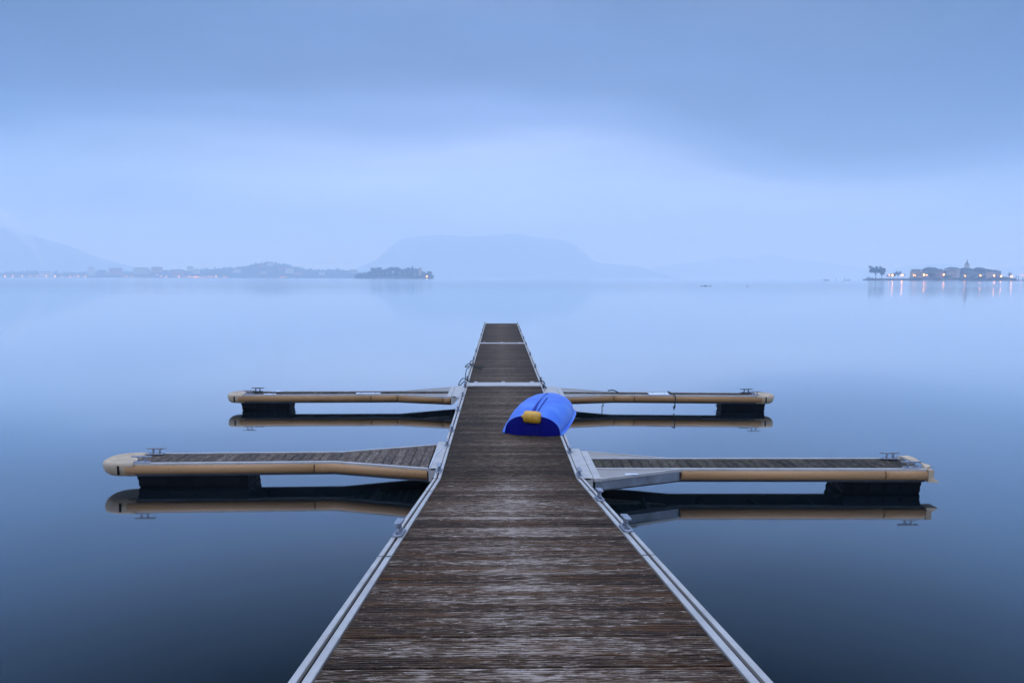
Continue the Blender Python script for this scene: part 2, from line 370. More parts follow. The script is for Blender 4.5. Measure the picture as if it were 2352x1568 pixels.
for x0, x1 in ((XL+.004, XL+.09), (XR-.09, XR-.004), (CX-.04, CX+.04)):
    sb.loft([[(x0, y, zg(y)-dz0), (x1, y, zg(y)-dz0), (x1, y, zg(y)-dz1), (x0, y, zg(y)-dz1)] for y, dz0, dz1 in ((-1.2, .36, .165), (YJ-.05, .36, .165))])
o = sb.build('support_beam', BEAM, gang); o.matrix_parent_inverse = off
for yy, sd in ((7.087, 1), (5.58, 1), (5.43, -1)):
    xx = (XR-.045) if sd > 0 else (XL+.045)
    c = cleat_parts(gang, (0, 0, 0), 0, 1.2, STEEL, .20, .046)
    T = Matrix.Translation((xx, yy, zg(yy)+.012))@Matrix.Rotation(-math.atan(TS), 4, 'X')@Matrix.Rotation(R(90), 4, 'Z')
    for q in [c]+list(c.children):
        q.data.transform(T)
    c.matrix_parent_inverse = off

def pontoon(y0, y1, label, cleatL, cleatR, plate=None):
    t = thing('floating_pontoon', label, 'pontoon', (CX, y0, ZD), 0, 'floating pontoons of the pier')
    of = Matrix.Translation((-CX, -y0, -ZD))
    d = MB(); y = y0+.004
    while y+.12 < y1:
        gap = random.uniform(.005, .010)
        ribbed_board(d, XL+.098, XR-.098, y, y+.1215-gap, ZD, .028, 0, 4 if y < 17 else 3, 0, random.uniform(-.0018, .0018), random.uniform(-.0008, .0008))
        y += .1215
    o = d.build('deck', W_FAR, t); o.matrix_parent_inverse = of
    for sd in (-1, 1):
        r_ = rail(t, sd, y0, y1+(plate or 0), lambda y: ZD); r_.matrix_parent_inverse = of
    fl = MB(); n = max(2, int((y1-y0)/3.2)); st = (y1-y0)/n
    for k in range(n):
        fl.box(XL+.12, XR-.12, y0+k*st+.35, y0+(k+1)*st-.35, -.35, ZD-.17, .03)
    o = fl.build('float', FLOAT, t); o.matrix_parent_inverse = of
    bm = MB()
    for x0, x1 in ((XL+.006, XL+.10), (XR-.10, XR-.006)):
        bm.box(x0, x1, y0+.002, y1, ZD-.30, ZD-.162)
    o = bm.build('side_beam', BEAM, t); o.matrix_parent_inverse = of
    if plate:
        p = MB(); p.box(XL+.096, XR-.096, y1+.008, y1+plate-.008, ZD-.02, ZD+.016, .004)
        for xx in (XL+.27, CX-.02, XR-.28):
            p.box(xx-.045, xx+.045, y1+plate-.009, y1+plate+.10, ZD+.001, ZD+.024, .004)
        o = p.build('joint_plate', ALU, t); o.matrix_parent_inverse = of
    for xs, lst in ((XL+.045, cleatL), (XR-.045, cleatR)):
        for yy in lst:
            c = cleat_parts(t, (xs, yy, ZD+.011), R(90), 1, STEEL if yy < 16 else STEEL_DK, .20, .05); c.matrix_parent_inverse = of
    return t
p1 = pontoon(YJ+.02, 16.49, 'nearest floating pontoon, carrying the blue upturned dinghy and the mooring fingers', (9.13, 10.55, 11.6, 13.41, 15.1, 16.3), (8.9, 10.12, 16.2), .56)
p2 = pontoon(17.08, 27.35, 'middle floating pontoon, between the wide and the narrow white cross strips', (17.5, 21.9, 24.3), (17.3, 20.0, 23.3, 26.8), .33)
p3 = pontoon(27.71, 39.6, 'farthest floating pontoon at the open-water end of the pier', (31.3, 34.2, 36.7, 39.3), (29.6, 34.0, 36.2, 39.3), None)
hb = MB(); hb.box(XL, XR, 39.602, 39.66, ZD-.2, ZD+.012); o = hb.build('end_beam', ALU, p3); o.matrix_parent_inverse = Matrix.Translation((-CX, -27.71, -ZD))

# ------------------------------------------------------------------ mooring fingers
def interp(x, pts):
    pts = sorted(pts)
    if x <= pts[0][0]: return pts[0][1]
    for (a, ya), (b, yb) in zip(pts, pts[1:]):
        if x <= b: return ya+(yb-ya)*(x-a)/(b-a)
    return pts[-1][1]
def ribbon(mb, line, w_in, z0, z1, s):
    """strip along a polyline in plan; w_in towards +/-Y (s)"""
    mb.loft([[(x, y, z0), (x, y+s*w_in, z0), (x, y+s*w_in, z1), (x, y, z1)] for x, y in line])
def finger(sgn, label, root, kink, tip, fr, rr_, style, float_x, wmat, fseams, tanm, bump=None, cleats=(), fcleats=None):
    """sgn -1 left / +1 right.  fr = front-edge y at root,kink,tip; rr_ = rear-edge y"""
    t = thing('mooring_finger', label, 'mooring finger', (root, (fr[0]+rr_[0])/2, ZD), 0, 'mooring fingers branching off the pier')
    of = Matrix.Translation((-root, -(fr[0]+rr_[0])/2, -ZD))
    def part(mb, name, m, par=None, smooth=None):
        o = mb.build(name, m, par or t, smooth)
        if not par: o.matrix_parent_inverse = of
        return o
    FL = [(root, fr[0]), (kink, fr[1]), (tip, fr[2])]; RL = [(root, rr_[0]), (kink, rr_[1]), (tip, rr_[2])]
    # straight inner edges of the wooden walkway
    if style == 'flared': FI, RI = FL, RL
    else:
        FI = [(root+sgn*.10, fr[1]+(fr[1]-fr[2])*(kink-root)/(tip-kink)*1.0), (kink, fr[1]), (tip, fr[2])]
        RI = [(root+sgn*.10, rr_[1]+(rr_[1]-rr_[2])*(kink-root)/(tip-kink)*1.0), (kink, rr_[1]), (tip, rr_[2])]
    # boards across
    d = MB(); x = root+sgn*(.02 if style == 'flared' else .105); pit = .1355
    while (tip-x)*sgn > pit*.5:
        xa, xb = sorted((x, x+sgn*(pit-.009))); dz = random.uniform(-.0015, .0015)
        ins = .055
        q = [(xa, interp(xa, FI)+ins), (xb, interp(xb, FI)+ins), (xb, interp(xb, RI)-ins), (xa, interp(xa, RI)-ins)]
        z = ZD-.006+dz
        # two milled lines near each board edge
        def lerp(k): return xa+(xb-xa)*k
        prof = [(0, -.03), (0, -.003), (.02, 0), (.13, 0), (.15, -.004), (.18, -.004), (.20, 0), (.80, 0), (.82, -.004), (.85, -.004), (.87, 0), (.98, 0), (1, -.003), (1, -.03)]
        r0 = [(lerp(k), interp(lerp(k), FI)+ins, z+zz) for k, zz in prof]; r1 = [(lerp(k), interp(lerp(k), RI)-ins, z+zz) for k, zz in prof]
        d.loft([r0, r1]); x += sgn*pit
    part(d, 'deck', wmat)
    sc = MB(); x = root+sgn*.09   # screw heads along both edges
    while (tip-x)*sgn > .1:
        for y_ in (interp(x, FI)+.075, interp(x, RI)-.075):
            for k_ in (-.03, .03):
                sc.add([(x+k_+.006*math.cos(a*math.pi/3), y_+.006*math.sin(a*math.pi/3), ZD+.0005) for a in range(6)], [tuple(range(6))])
        x += sgn*pit
    o_ = part(sc, 'screw_heads', STEEL); o_['kind'] = 'stuff'
    # edge rails
    a = MB(); ribbon(a, FI, .052, ZD-.04, ZD+.008, 1); part(a, 'edge_rail', ALU)
    a = MB(); ribbon(a, RI, .045, ZD-.04, ZD+.008, -1); part(a, 'edge_rail', ALU)
    # frame beams under the rails
    b = MB()
    fl_off = .03
    ribbon(b, [(x_, y_+fl_off) for x_, y_ in FL], .05, ZD-.185, ZD-.042, 1); ribbon(b, [(x_, y_-fl_off) for x_, y_ in RL], .05, ZD-.185, ZD-.042, -1)
    for x_ in [root+sgn*(.04+k*.8) for k in range(7)]:
        if (tip-x_)*sgn > 0: b.box(min(x_, x_+sgn*.05), max(x_, x_+sgn*.05), interp(x_, FL)+.081, interp(x_, RL)-.081, ZD-.12, ZD-.05)
    part(b, 'frame', BEAM)
    if style != 'flared':
        for (edge, inner, s) in ((FL, FI, 1), (RL, RI, -1)):
            p = MB(); p.prism([(root+sgn*.10, edge[0][1]+s*.03), (kink-sgn*.12, edge[1][1]+s*.005), (root+sgn*.10, inner[0][1]-s*.001)] if s*sgn > 0 else [(root+sgn*.10, inner[0][1]-s*.001), (kink-sgn*.12, edge[1][1]+s*.005), (root+sgn*.10, edge[0][1]+s*.03)], ZD-.02, ZD-.001)
            part(p, 'gusset_plate', CHEQ)
            p = MB(); ribbon(p, [(root+sgn*.10, edge[0][1]), (kink, edge[1][1]-s*.002)], .03, ZD-.03, ZD+.006, s); part(p, 'edge_rail', ALU)
        p = MB(); xa, xb = sorted((root, root+sgn*.10)); p.box(xa, xb, fr[0], rr_[0], ZD-.04, ZD+.010, .003); part(p, 'end_rail', ALU)
        if style == 'bare':   # exposed metal side of the front gusset
            p = MB(); ribbon(p, [(root+sgn*.02, fr[0]+.004), (kink, fr[1]-.002)], .024, ZD-.155, ZD-.031, 1); part(p, 'side_plate', ALU_DULL)
            p = MB(); xa, xb = root+sgn*.45, root+sgn*.62; p.box(min(xa, xb), max(xa, xb), fr[0]+(fr[1]-fr[0])*.44-.03, fr[0]+(fr[1]-fr[0])*.44+.02, ZD+.006, ZD+.014); part(p, 'repair_patch', WHITE)
    # fenders in lengths along the near side
    segs = []
    pts = ([] if style == 'bare' else [root+sgn*.01])+list(fseams)+[tip]
    for k, (a0, a1) in enumerate(zip(pts, pts[1:])):
        g = .012 if k else 0
        xs = [a0+sgn*g, a1-sgn*.006]
        if (kink-xs[0])*sgn > .05 and (xs[1]-kink)*sgn > .05: xs.insert(1, kink)
        m_ = MB(); m_.smooth = True; rings = []
        for x_ in xs:
            y_ = interp(x_, FL); ring = []
            for q in range(13):
                an = math.pi*(q/12)-math.pi/2
                ring.append((x_, y_+.028-.072*math.cos(an)**.7 if math.cos(an) > 1e-6 else y_+.028, ZD-.083+.066*math.sin(an)))
            rings.append(ring)
        if sgn > 0: rings = [r[::-1] for r in rings]
        m_.loft(rings); o = part(m_, 'fender', tanm)
        for pl in o.data.polygons: pl.use_smooth = len(pl.vertices) == 4
    # float box near the tip
    f0, f1 = sorted(float_x); yf, yr = interp((f0+f1)/2, FL)+.03, interp((f0+f1)/2, RL)-.03
    m_ = MB(); rings = []
    for k, z in enumerate((ZD-.186, ZD-.24, ZD-.25, ZD-.33, ZD-.34, -.08, -.4)):
        i = (.0, .004, .012, .012, .022, .03, .06)[k]; i2 = i if k % 2 else i
        rings.append([(f0+i2, yf+i, z), (f1-i2*.6, yf+i, z), (f1-i2*.6, yr-i, z), (f0+i2, yr-i, z)][::-1])
    m_.loft(rings)
    nrib = 4
    for k in range(nrib):
        xa = f0+.15+(f1-f0-.2)*k/nrib; m_.box(xa, xa+(f1-f0-.2)/nrib-.06, yf-.006, yf+.01, ZD-.315, ZD-.205, .004)
    part(m_, 'float', FLOAT)
    st_ = MB(); xe = f1+.004 if sgn < 0 else f0-.004
    for k in (0, 1): st_.tube([(xe, yf+.05+.22*k, ZD-.33), (xe, yf+.24+.22*k, ZD-.24)], .006, 6)
    part(st_, 'strap', BEAM)
    if bump: bump(t, of, part, FL, RL)
    for (cx_, cy_, mm) in cleats:
        c = cleat_parts(t, (cx_, cy_, ZD+.008), 0, 1.06, mm); c.matrix_parent_inverse = of
    # hinge bracket against the pier
    br = MB(); xo = XL if sgn < 0 else XR
    xa, xb = sorted((xo-sgn*.05, root-sgn*.012)); ya, yb = fr[0]-.02, rr_[0]+.09
    br.box(xa, xb, ya, yb, ZD+.0135, ZD+.022, .002)
    xa, xb = sorted((root-sgn*.045, root-sgn*.013)); br.box(xa, xb, ya, yb, ZD-.17, ZD+.013)
    q = [(xo+sgn*.002, ZD-.01), (root-sgn*.046, ZD-.01), (root-sgn*.046, ZD-.16)]
    for yy in (ya, yb-.014):
        br.loft([[(a_, yy_, b_) for a_, b_ in q] for yy_ in (yy, yy+.012)])
    part(br, 'hinge_bracket', ALU)
    return t
def bumper(xt, xe, y0, y1, mats):
    """rounded plastic end cap; xt = where it meets the boards, xe = outermost"""
    def f(t, of, part, FL, RL):
        m_ = MB(); m_.smooth = True; rings = []
        s = 1 if xe > xt else -1
        for z, i in ((ZD-.195, .12), (ZD-.185, .07), (ZD-.15, .03), (ZD-.09, .004), (ZD-.03, 0), (ZD+.0, .006), (ZD+.016, .03)):
            ring = []; n = 20
            for k in range(n+1):
                an = math.pi*k/n
                cy = (y0+y1)/2; hy = (y1-y0)/2+.03-i; hx = abs(xe-xt)-i
                c_, s_ = math.cos(an), math.sin(an)
                yy = cy-hy*(abs(c_)**.75)*(1 if c_ > 0 else -1); xx = xt+s*hx*(s_**.8)
                ring.append((xx, yy, z))
            ring = [(xt-s*.12, ring[0][1], z)]+ring+[(xt-s*.0, ring[-1][1], z)]
            if s < 0: ring = ring[::-1]
            rings.append(ring)
        m_.loft(rings, True)
        o = part(m_, 'end_bumper', mats)
        for pl in o.data.polygons: pl.use_smooth = len(pl.vertices) == 4
        g_ = MB()   # moulded ridges on the top
        for sc_ in (.42, .62, .82):
            pts = []
            for k in range(17):
                an = math.pi*(.1+.8*k/16); cy = (y0+y1)/2
                pts.append((xt+s*abs(xe-xt)*sc_*math.sin(an)**.8, cy-(y1-y0)/2*sc_*math.cos(an), ZD+.0165))
            g_.tube(pts, .0035, 5)
        g_.build('ridge', mats, o)
        h_ = MB(); h_.box(xt+s*.075, xt+s*.100, y0-.034, y0-.018, ZD-.15, ZD-.02); h_.build('slot', SLOT, o)
    return f
def broken_end(t, of, part, FL, RL):
    m_ = MB()   # split pieces of the lost end cap still bolted on
    def slab(pts, wd, th):
        rings = []
        for (x, y, z, rx) in pts:
            rings.append([(x-wd/2, y, z-rx), (x+wd/2, y, z+rx), (x+wd/2, y, z+rx+th), (x-wd/2, y, z-rx+th)])
        m_.loft(rings)
    slab([(5.93, 9.80, ZD+.012, .0), (5.965, 9.72, ZD+.03, .01), (6.00, 9.62, ZD+.022, .014), (6.01, 9.50, ZD+.008, .006)], .085, .014)
    slab([(6.035, 9.49, ZD+.006, -.01), (6.02, 9.38, ZD+.02, -.012), (6.00, 9.29, ZD+.016, .01), (6.00, 9.22, ZD+.004, .016)], .07, .016)
    m_.loft([[(5.955, 9.14, z), (6.03+e_, 9.14-e_*.3, z), (6.03+e_, 9.30, z), (5.955, 9.30, z)] for z, e_ in ((ZD-.175, .07), (ZD-.17, .075), (ZD-.13, .02), (ZD-.11, .0), (ZD-.0, .0))])
    part(m_, 'broken_end_bumper', TAN_PALE)
    w_ = MB(); w_.box(6.03, 6.085, 9.245, 9.255, ZD+.02, ZD+.028); w_.box(6.03, 6.075, 9.27, 9.28, ZD+.012, ZD+.018); part(w_, 'bolt', STEEL)
finger(-1, 'near left mooring finger with silvery boards flaring wide where it joins the pier', -.98, -2.35, -5.28, (9.25, 9.62, 9.55), (10.66, 10.22, 10.14),
       'flared', (-5.15, -3.58), W_GREY, (-2.63,), TAN_ST, bumper(-5.28, -5.70, 9.55, 10.14, TAN_PALE), ((-5.09, 10.06, STEEL), (-5.07, 9.60, STEEL)))
finger(1, 'near right mooring finger with bare metal corner plate and broken end cap', 1.25, 2.50, 5.94, (8.76, 9.20, 9.16), (10.20, 9.80, 9.77),
       'bare', (4.80, 5.90), W_MOSS, (2.53, 5.35), TAN_ST, broken_end, ((5.73, 9.70, STEEL), (5.75, 9.215, STEEL)))
finger(-1, 'far left mooring finger with tan bumper and white plates on its boards', -1.06, -2.29, -5.84, (15.0, 15.30, 15.25), (16.36, 15.80, 15.75),
       'gusset', (-5.80, -4.72), W_MOSS, (-1.24, -2.29, -2.88), TAN, bumper(-5.84, -6.15, 15.25, 15.75, TAN_PALE), ((-5.55, 15.66, STEEL_DK), (-5.63, 15.30, STEEL)))
finger(1, 'far right mooring finger half hidden by the dinghy, dark rope wound round it', 1.38, 2.60, 5.92, (15.02, 15.24, 15.08), (16.24, 15.66, 15.52),
       'gusset', (5.02, 6.02), W_MOSS, (2.60, 3.06), TAN, bumper(5.92, 6.26, 15.08, 15.52, TAN_PALE), ((5.70, 15.46, STEEL_DK), (5.78, 15.13, STEEL)))
def plate(cx_, cy_, lx, ly, label):
    m_ = MB(); m_.box(-lx/2, lx/2, -ly/2, ly/2, 0, .012, .003); o = m_.build('cover_plate', WHITE); o.location = (cx_, cy_, ZD+.0085)
    tag(o, label, 'metal plate', 'white plates on the far mooring fingers')
    for k in (-.3, .3):
        h = MB(); h.tube([(k*lx, 0, .012), (k*lx, 0, .018)], .014, 8); h.build('bolt', STEEL_DK, o)
plate(3.64, 15.32, .46, .26, 'pale plate with two bolts across the boards of the far right finger')
plate(-2.97, 15.42, .55, .12, 'long pale plate on the near edge of the far left finger, mid-length')
plate(-5.10, 15.68, .26, .09, 'short pale plate on the rear edge near the tip of the far left finger')
plate(-5.16, 15.31, .26, .09, 'short pale plate on the near edge beside the tip cleat of the far left finger')

# ------------------------------------------------------------------ dinghy, keel up
BLUE, N_, L_, P_ = mat('scuffed_blue_hull')
v_, t_ = coords(N_, L_, (1, 1, 1))
nA = noise_(N_, L_, v_, 2.6, 4, .55); nB = noise_(N_, L_, v_, 38, 5, .7)
f_ = nd(N_, 'ShaderNodeMapRange'); f_.inputs['From Min'].default_value = .42; f_.inputs['From Max'].default_value = .66; L_.new(nA, f_.inputs['Value'])
g_ = nd(N_, 'ShaderNodeMapRange'); g_.inputs['From Min'].default_value = .50; g_.inputs['From Max'].default_value = .70; L_.new(nB, g_.inputs['Value'])
c_ = mixc(N_, L_, f_.outputs[0], (.028, .105, .46), (.070, .175, .50))
c_ = mixc(N_, L_, math_(N_, L_, 'MULTIPLY', g_.outputs[0], .30), c_, (.13, .22, .46))
L_.new(c_, P_.inputs['Base Color']); P_.inputs['Roughness'].default_value = .42; P_.inputs['Specular IOR Level'].default_value = .3
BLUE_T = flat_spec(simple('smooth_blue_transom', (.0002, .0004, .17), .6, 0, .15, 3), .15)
BLUE_K = flat_spec(simple('shaded_blue_keel', (.002, .018, .26), .6, 0, .2, 3), .2)  # darker keel blue: shade of its side face and groove dirt painted in
YEL = simple('faded_yellow_buoy', (.80, .40, .020), .5, 0, .22, 9, .15, 60, col2=(.58, .25, .015))
din = thing('dinghy', 'upturned blue plastic dinghy lying across the right edge of the pier', 'dinghy', (.565, 11.32, ZD+.001), R(-12.5))
LEN = 2.55
ST = [0, .08, .2, .35, .5, .64, .76, .86, .94, .985, 1.0]
HB = [.475, .50, .525, .54, .54, .525, .475, .385, .26, .13, .04]
HH = [.345, .36, .385, .40, .405, .40, .385, .355, .31, .26, .22]
GZ = [.0, .012, .03, .045, .05, .05, .045, .035, .02, .01, .0]
NS = 36
def section(k, s_off=0):
    b, h, g = HB[k], HH[k], GZ[k]; ring = []
    n = 2.35 if k < 7 else 2.1
    for i in range(NS+1):
        a = math.pi*i/NS; c, s = math.cos(a), math.sin(a)
        x = -b*abs(c)**(2/n)*(1 if c > 0 else -1); z = g+(h-g)*abs(s)**(2/n)
        z += .016*max(0, abs(x/b)-.0)*0
        ring.append([x, ST[k]*LEN, z])
    if k == 0:   # transom bowed outwards
        for p in ring: p[1] = -.10*(1-(p[0]/b)**2)
    if k == 1:
        for p in ring: p[1] -= .03*(1-(p[0]/b)**2)
    return ring
# finer stations by interpolation
import bisect
def hull_ring(s):
    if s >= 1: s = .9999
    k = max(0, bisect.bisect_right(ST, s)-1); k = min(k, len(ST)-2); u = (s-ST[k])/(ST[k+1]-ST[k])
    A, B = section(k), section(k+1)
    return [[a[j]+(b[j]-a[j])*u for j in range(3)] for a, b in zip(A, B)]
SS = [0, .02, .05, .1, .16, .22, .29, .36, .43, .5, .57, .64, .7, .76, .81, .86, .9, .94, .965, .985, 1.0]
rings = [hull_ring(s) for s in SS]
for s, ring in zip(SS, rings):   # two moulded keel lines flanking a groove
    for p in ring:
        if .07 < s < .8:
            w2 = min(1, (s-.07)/.1)*min(1, (.8-s)/.3)
            d0 = p[0]-0.0
            p[2] += w2*(.030*math.exp(-((d0)/.030)**2))
hb = MB(); hb.smooth = True; hb.loft([[tuple(p) for p in r] for r in rings], False, False)
hull = hb.build('hull', BLUE, din)
tm = MB(); r0 = rings[0]
# transom with a motor notch in its top edge
def ytr(x): return -.10*(1-(x/HB[0])**2)-.002
nx0, nx1, nz = -.150, .165, .215
def ztop(x): return HH[0]*(max(0, 1-abs(x/HB[0])**2.35))**(1/2.35)
xs = sorted(set([-HB[0]+2*HB[0]*k/40 for k in range(41)]+[nx0, nx1]))
for a, b in zip(xs, xs[1:]):
    mid = (a+b)/2; za = ztop(a); zb = ztop(b)
    if nx0 <= mid <= nx1: za = min(za, nz); zb = min(zb, nz)
    z0a = .015-.03*(1-(a/HB[0])**2); z0b = .015-.03*(1-(b/HB[0])**2)
    z0a = max(.0, z0a); z0b = max(0, z0b)
    tm.add([(a, ytr(a), z0a), (b, ytr(b), z0b), (b, ytr(b), zb), (a, ytr(a), za), (a, ytr(a)+.03, z0a), (b, ytr(b)+.03, z0b), (b, ytr(b)+.03, zb-.001), (a, ytr(a)+.03, za-.001)],
           [(0, 1, 2, 3), (5, 4, 7, 6), (3, 2, 6, 7), (1, 0, 4, 5)])
tr = tm.build('transom', BLUE_T, din)
pad = MB(); pad.box(-.135, .15, ytr(0)-.012, ytr(0)+.0, .02, .21, .005); pad.build('motor_pad', BLUE_T, tr)
nt_ = MB(); nt_.box(nx0+.002, nx1-.002, ytr(0)+.031, ytr(0)+.06, nz-.01, HH[0]-.012); nt_.build('notch', SLOT, tr)
rim = MB(); rim.smooth = False
def gun(s, sd, o_, z_):
    r = hull_ring(s); p = r[0] if sd < 0 else r[-1]; return (p[0]+sd*o_, p[1], p[2]+z_)
for sd in (-1, 1):
    rr2 = []
    for s in SS:
        ow = .0 if s < .01 else .045
        q = [gun(s, sd, -.004, .0), gun(s, sd, .022+ow*.3, .0), gun(s, sd, .022+ow*.5, .020), gun(s, sd, .018+ow*.2, .026), gun(s, sd, -.012, .030)]
        q = [(x, y, max(z, .001)) for x, y, z in q]
        rr2.append(q if sd < 0 else q[::-1])
    rim.loft(rr2, True)
rim.build('gunwale', BLUE, din)
def topz(sv): r = hull_ring(sv); return r[NS//2][2]
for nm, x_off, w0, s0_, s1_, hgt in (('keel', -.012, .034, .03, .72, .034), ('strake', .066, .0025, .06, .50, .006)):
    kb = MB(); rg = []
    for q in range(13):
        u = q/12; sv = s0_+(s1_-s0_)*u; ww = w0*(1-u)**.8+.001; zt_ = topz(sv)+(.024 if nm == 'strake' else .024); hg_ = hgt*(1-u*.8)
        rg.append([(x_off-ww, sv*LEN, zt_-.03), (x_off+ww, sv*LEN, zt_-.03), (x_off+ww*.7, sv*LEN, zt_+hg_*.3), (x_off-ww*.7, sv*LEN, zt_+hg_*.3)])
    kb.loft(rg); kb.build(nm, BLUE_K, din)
# yellow buoy jammed in the notch
by = thing('buoy', 'small faded yellow barrel buoy wedged in the notch of the dinghy transom', 'buoy')
bm = MB(); bm.smooth = True; prof = [(-.150, .006), (-.148, .05), (-.140, .078), (-.122, .094), (-.095, .101), (-.004, .103), (0, .1005), (.004, .103), (.095, .101), (.122, .094), (.140, .078), (.148, .05), (.150, .006)]
bm.loft([[(x, r*math.cos(2*math.pi*k/24), r*math.sin(2*math.pi*k/24)) for k in range(24)][::-1] for x, r in prof])
bm.build('body', YEL, by); lug = MB(); lug.smooth = True; lug.tube([(-.146, 0, 0), (-.185, 0, 0)], [.026, .018], 10); lug.build('lug', YEL, by)
M = Matrix.Translation(din.location)@Matrix.Rotation(R(-12.5), 4, 'Z')
by.location = M@Vector((.012, -.098, .322)); by.rotation_euler = (0, R(3), R(-12.5))

# ------------------------------------------------------------------ ropes
def rope(pts, r, label, m=ROPE, group=None, name='rope'):
    c = Vector(pts[0]); mb = MB(); mb.smooth = True
    P = [Vector(p)-c for p in pts]; out = []
    for i in range(len(P)-1):   # Catmull-Rom
        p0, p1, p2, p3 = P[max(i-1, 0)], P[i], P[i+1], P[min(i+2, len(P)-1)]
        for k in range(5):
            t = k/5; out.append(.5*((2*p1)+(p2-p0)*t+(2*p0-5*p1+4*p2-p3)*t*t+(3*p1-p0-3*p2+p3)*t**3))
    out.append(P[-1]); mb.tube(out, r, 7); o = mb.build(name, m); o.location = c
    return tag(o, label, 'rope', group)
zt = ZD+.03
rope([(-.45, 20.12, zt-.015), (-.62, 19.95, zt-.01), (-.80, 19.98, zt+.03), (-.86, 20.25, zt+.10), (-.80, 20.36, zt+.12), (-.76, 20.15, zt+.06), (-.86, 19.8, zt+.05), (-.98, 19.75, zt+.02), (-.90, 19.9, zt+.09), (-.72, 19.85, zt+.06), (-.66, 19.7, zt), (-.50, 19.62, zt-.015)],
     .014, 'tangled dark rope on the left pier edge, its tail lying on the middle pontoon')
rope([(-.86, 19.7, zt+.03), (-.93, 19.3, zt-.02), (-.94, 18.8, zt-.25), (-.93, 18.7, .02)], .012, 'loose rope end hanging off the left edge below the tangled rope')
rope([(-.62, 16.95, zt+.01), (-.74, 16.9, zt+.02), (-.86, 17.0, zt+.09), (-.94, 16.95, zt+.07), (-1.0, 16.75, zt-.04), (-.93, 16.6, zt), (-.86, 16.75, zt+.05), (-.80, 16.6, zt+.02), (-.84, 16.4, zt+.03)], .012,
     'short dark rope looped over the left edge at the wide cross strip')
rope([(1.04, 16.95, zt+.02), (1.10, 16.8, zt+.05), (1.12, 16.5, zt+.02), (1.06, 16.2, zt+.04), (1.12, 16.05, zt+.03), (1.10, 15.85, zt+.02)], .013, 'dark rope knotted along the right edge just beyond the dinghy')
rope([(3.93, 15.62, ZD+.02), (3.94, 15.3, ZD+.018), (3.95, 15.06, ZD+.008), (3.95, 15.03, ZD-.05), (3.95, 15.06, ZD-.2), (3.92, 15.08, ZD-.26), (3.97, 15.1, ZD-.22), (3.93, 15.07, ZD-.31)], .013, 'thin dark rope wound round the far right finger and knotted beneath it')
rope([(2.36, 15.30, ZD-.17), (2.37, 15.25, ZD-.26), (2.34, 15.24, .1), (2.35, 15.25, -.1)], .009, 'thin line hanging straight down from the far right finger into the water', name='hanging_line')
rope([(2.55, 15.72, ZD+.02), (2.66, 15.6, ZD+.05), (2.75, 15.5, ZD+.012)], .014, 'short dark rope lying over the rear edge of the far right finger')
rope([(-.845, 10.5, ZD+.028), (-.88, 10.2, ZD+.030), (-.93, 9.9, ZD+.030), (-.95, 9.5, ZD+.030), (-.96, 9.25, ZD+.030)], .006, 'thin white cord trailing over the metal bracket of the near left finger', WHITE, name='cord')

# ------------------------------------------------------------------ far country
def leafmat(name, a, b):
    m, N, L, P = mat(name); g = nd(N, 'ShaderNodeNewGeometry')
    L.new(mixc(N, L, g.outputs['Random Per Island'], a, b), P.inputs['Base Color']); P.inputs['Roughness'].default_value = .8; return m
LEAF = leafmat('dark_foliage', (.010, .018, .012), (.026, .036, .022))
LEAF2 = leafmat('budding_twigs', (.014, .014, .014), (.034, .032, .030))
BARK = simple('tree_bark', (.04, .034, .03), .9)
LAND = simple('wooded_slope', (.018, .028, .020), .9, 0, .5, .01)
MOUNT = simple('mountain_slope', (.05, .065, .06), .9, 0, .5, .002)
STONE = simple('quay_stone', (.085, .078, .078), .9, 0, .3, .3)
ROOF = simple('clay_roof_tiles', (.13, .055, .04), .85, 0, .4, .4)
ROOF_D = simple('grey_roof_tiles', (.03, .026, .028), .85, 0, .4, .4)
WALLS = {'cream': simple('cream_render', (.50, .38, .26), .85, 0, .2, .2), 'grey': simple('grey_render', (.24, .215, .19), .85, 0, .25, .2),
         'pink': simple('pink_render', (.42, .21, .15), .85, 0, .2, .2), 'white': simple('white_render', (.62, .55, .46), .85, 0, .15, .2),
         'dark': simple('dark_stone_wall', (.065, .058, .058), .85, 0, .3, .2)}  # plain dark grey stone
PANE = simple('dark_window_glass', (.03, .035, .045), .2)
def ridge(name, D, prof, depth, matl, rough=0.0, base=638.5, seed=0, nv=14, kind='structure'):
    """range of hills: prof = [(survey px x, px height above the shore)], real depth behind the crest line"""
    n = 90; x0, x1 = prof[0][0], prof[-1][0]; mb = MB(); mb.smooth = True; rows = []
    for v in range(nv+1):
        vv = v/nv; row = []
        dd = D+depth*(vv-.5)*1.0
        for u in range(n+1):
            px = x0+(x1-x0)*u/n; h = interp(px, prof)/F*D
            bell = math.sin(math.pi*vv)**.8
            X_ = at(px, base, D).x+(vv-.5)*depth*.12
            nn = noise.noise(Vector((X_/400+seed, dd/500, seed)))*rough*(.4+h/150)+noise.noise(Vector((X_/120+seed, dd/160, 3+seed)))*rough*.35
            row.append((X_, dd, h*bell+nn*bell*(0 if h < 1 else 1)-1.5*(1-bell)))
        rows.append(row)
    mb.loft(rows, False, False); o = mb.build(name, matl, None, True)
    return tag(o, kind=kind)
S9 = .9408
ridge('mountain', 6900, [(-500, 60), (-250, 95), (-60, 108), (0, 109), (30, 108), (45, 101), (80, 89), (108, 80), (141, 68), (167, 57), (192, 48), (223, 37), (254, 28), (264, 24), (300, 22), (345, 20), (362, 9), (400, 3), (430, 0)], 1900, MOUNT, 9, seed=1)
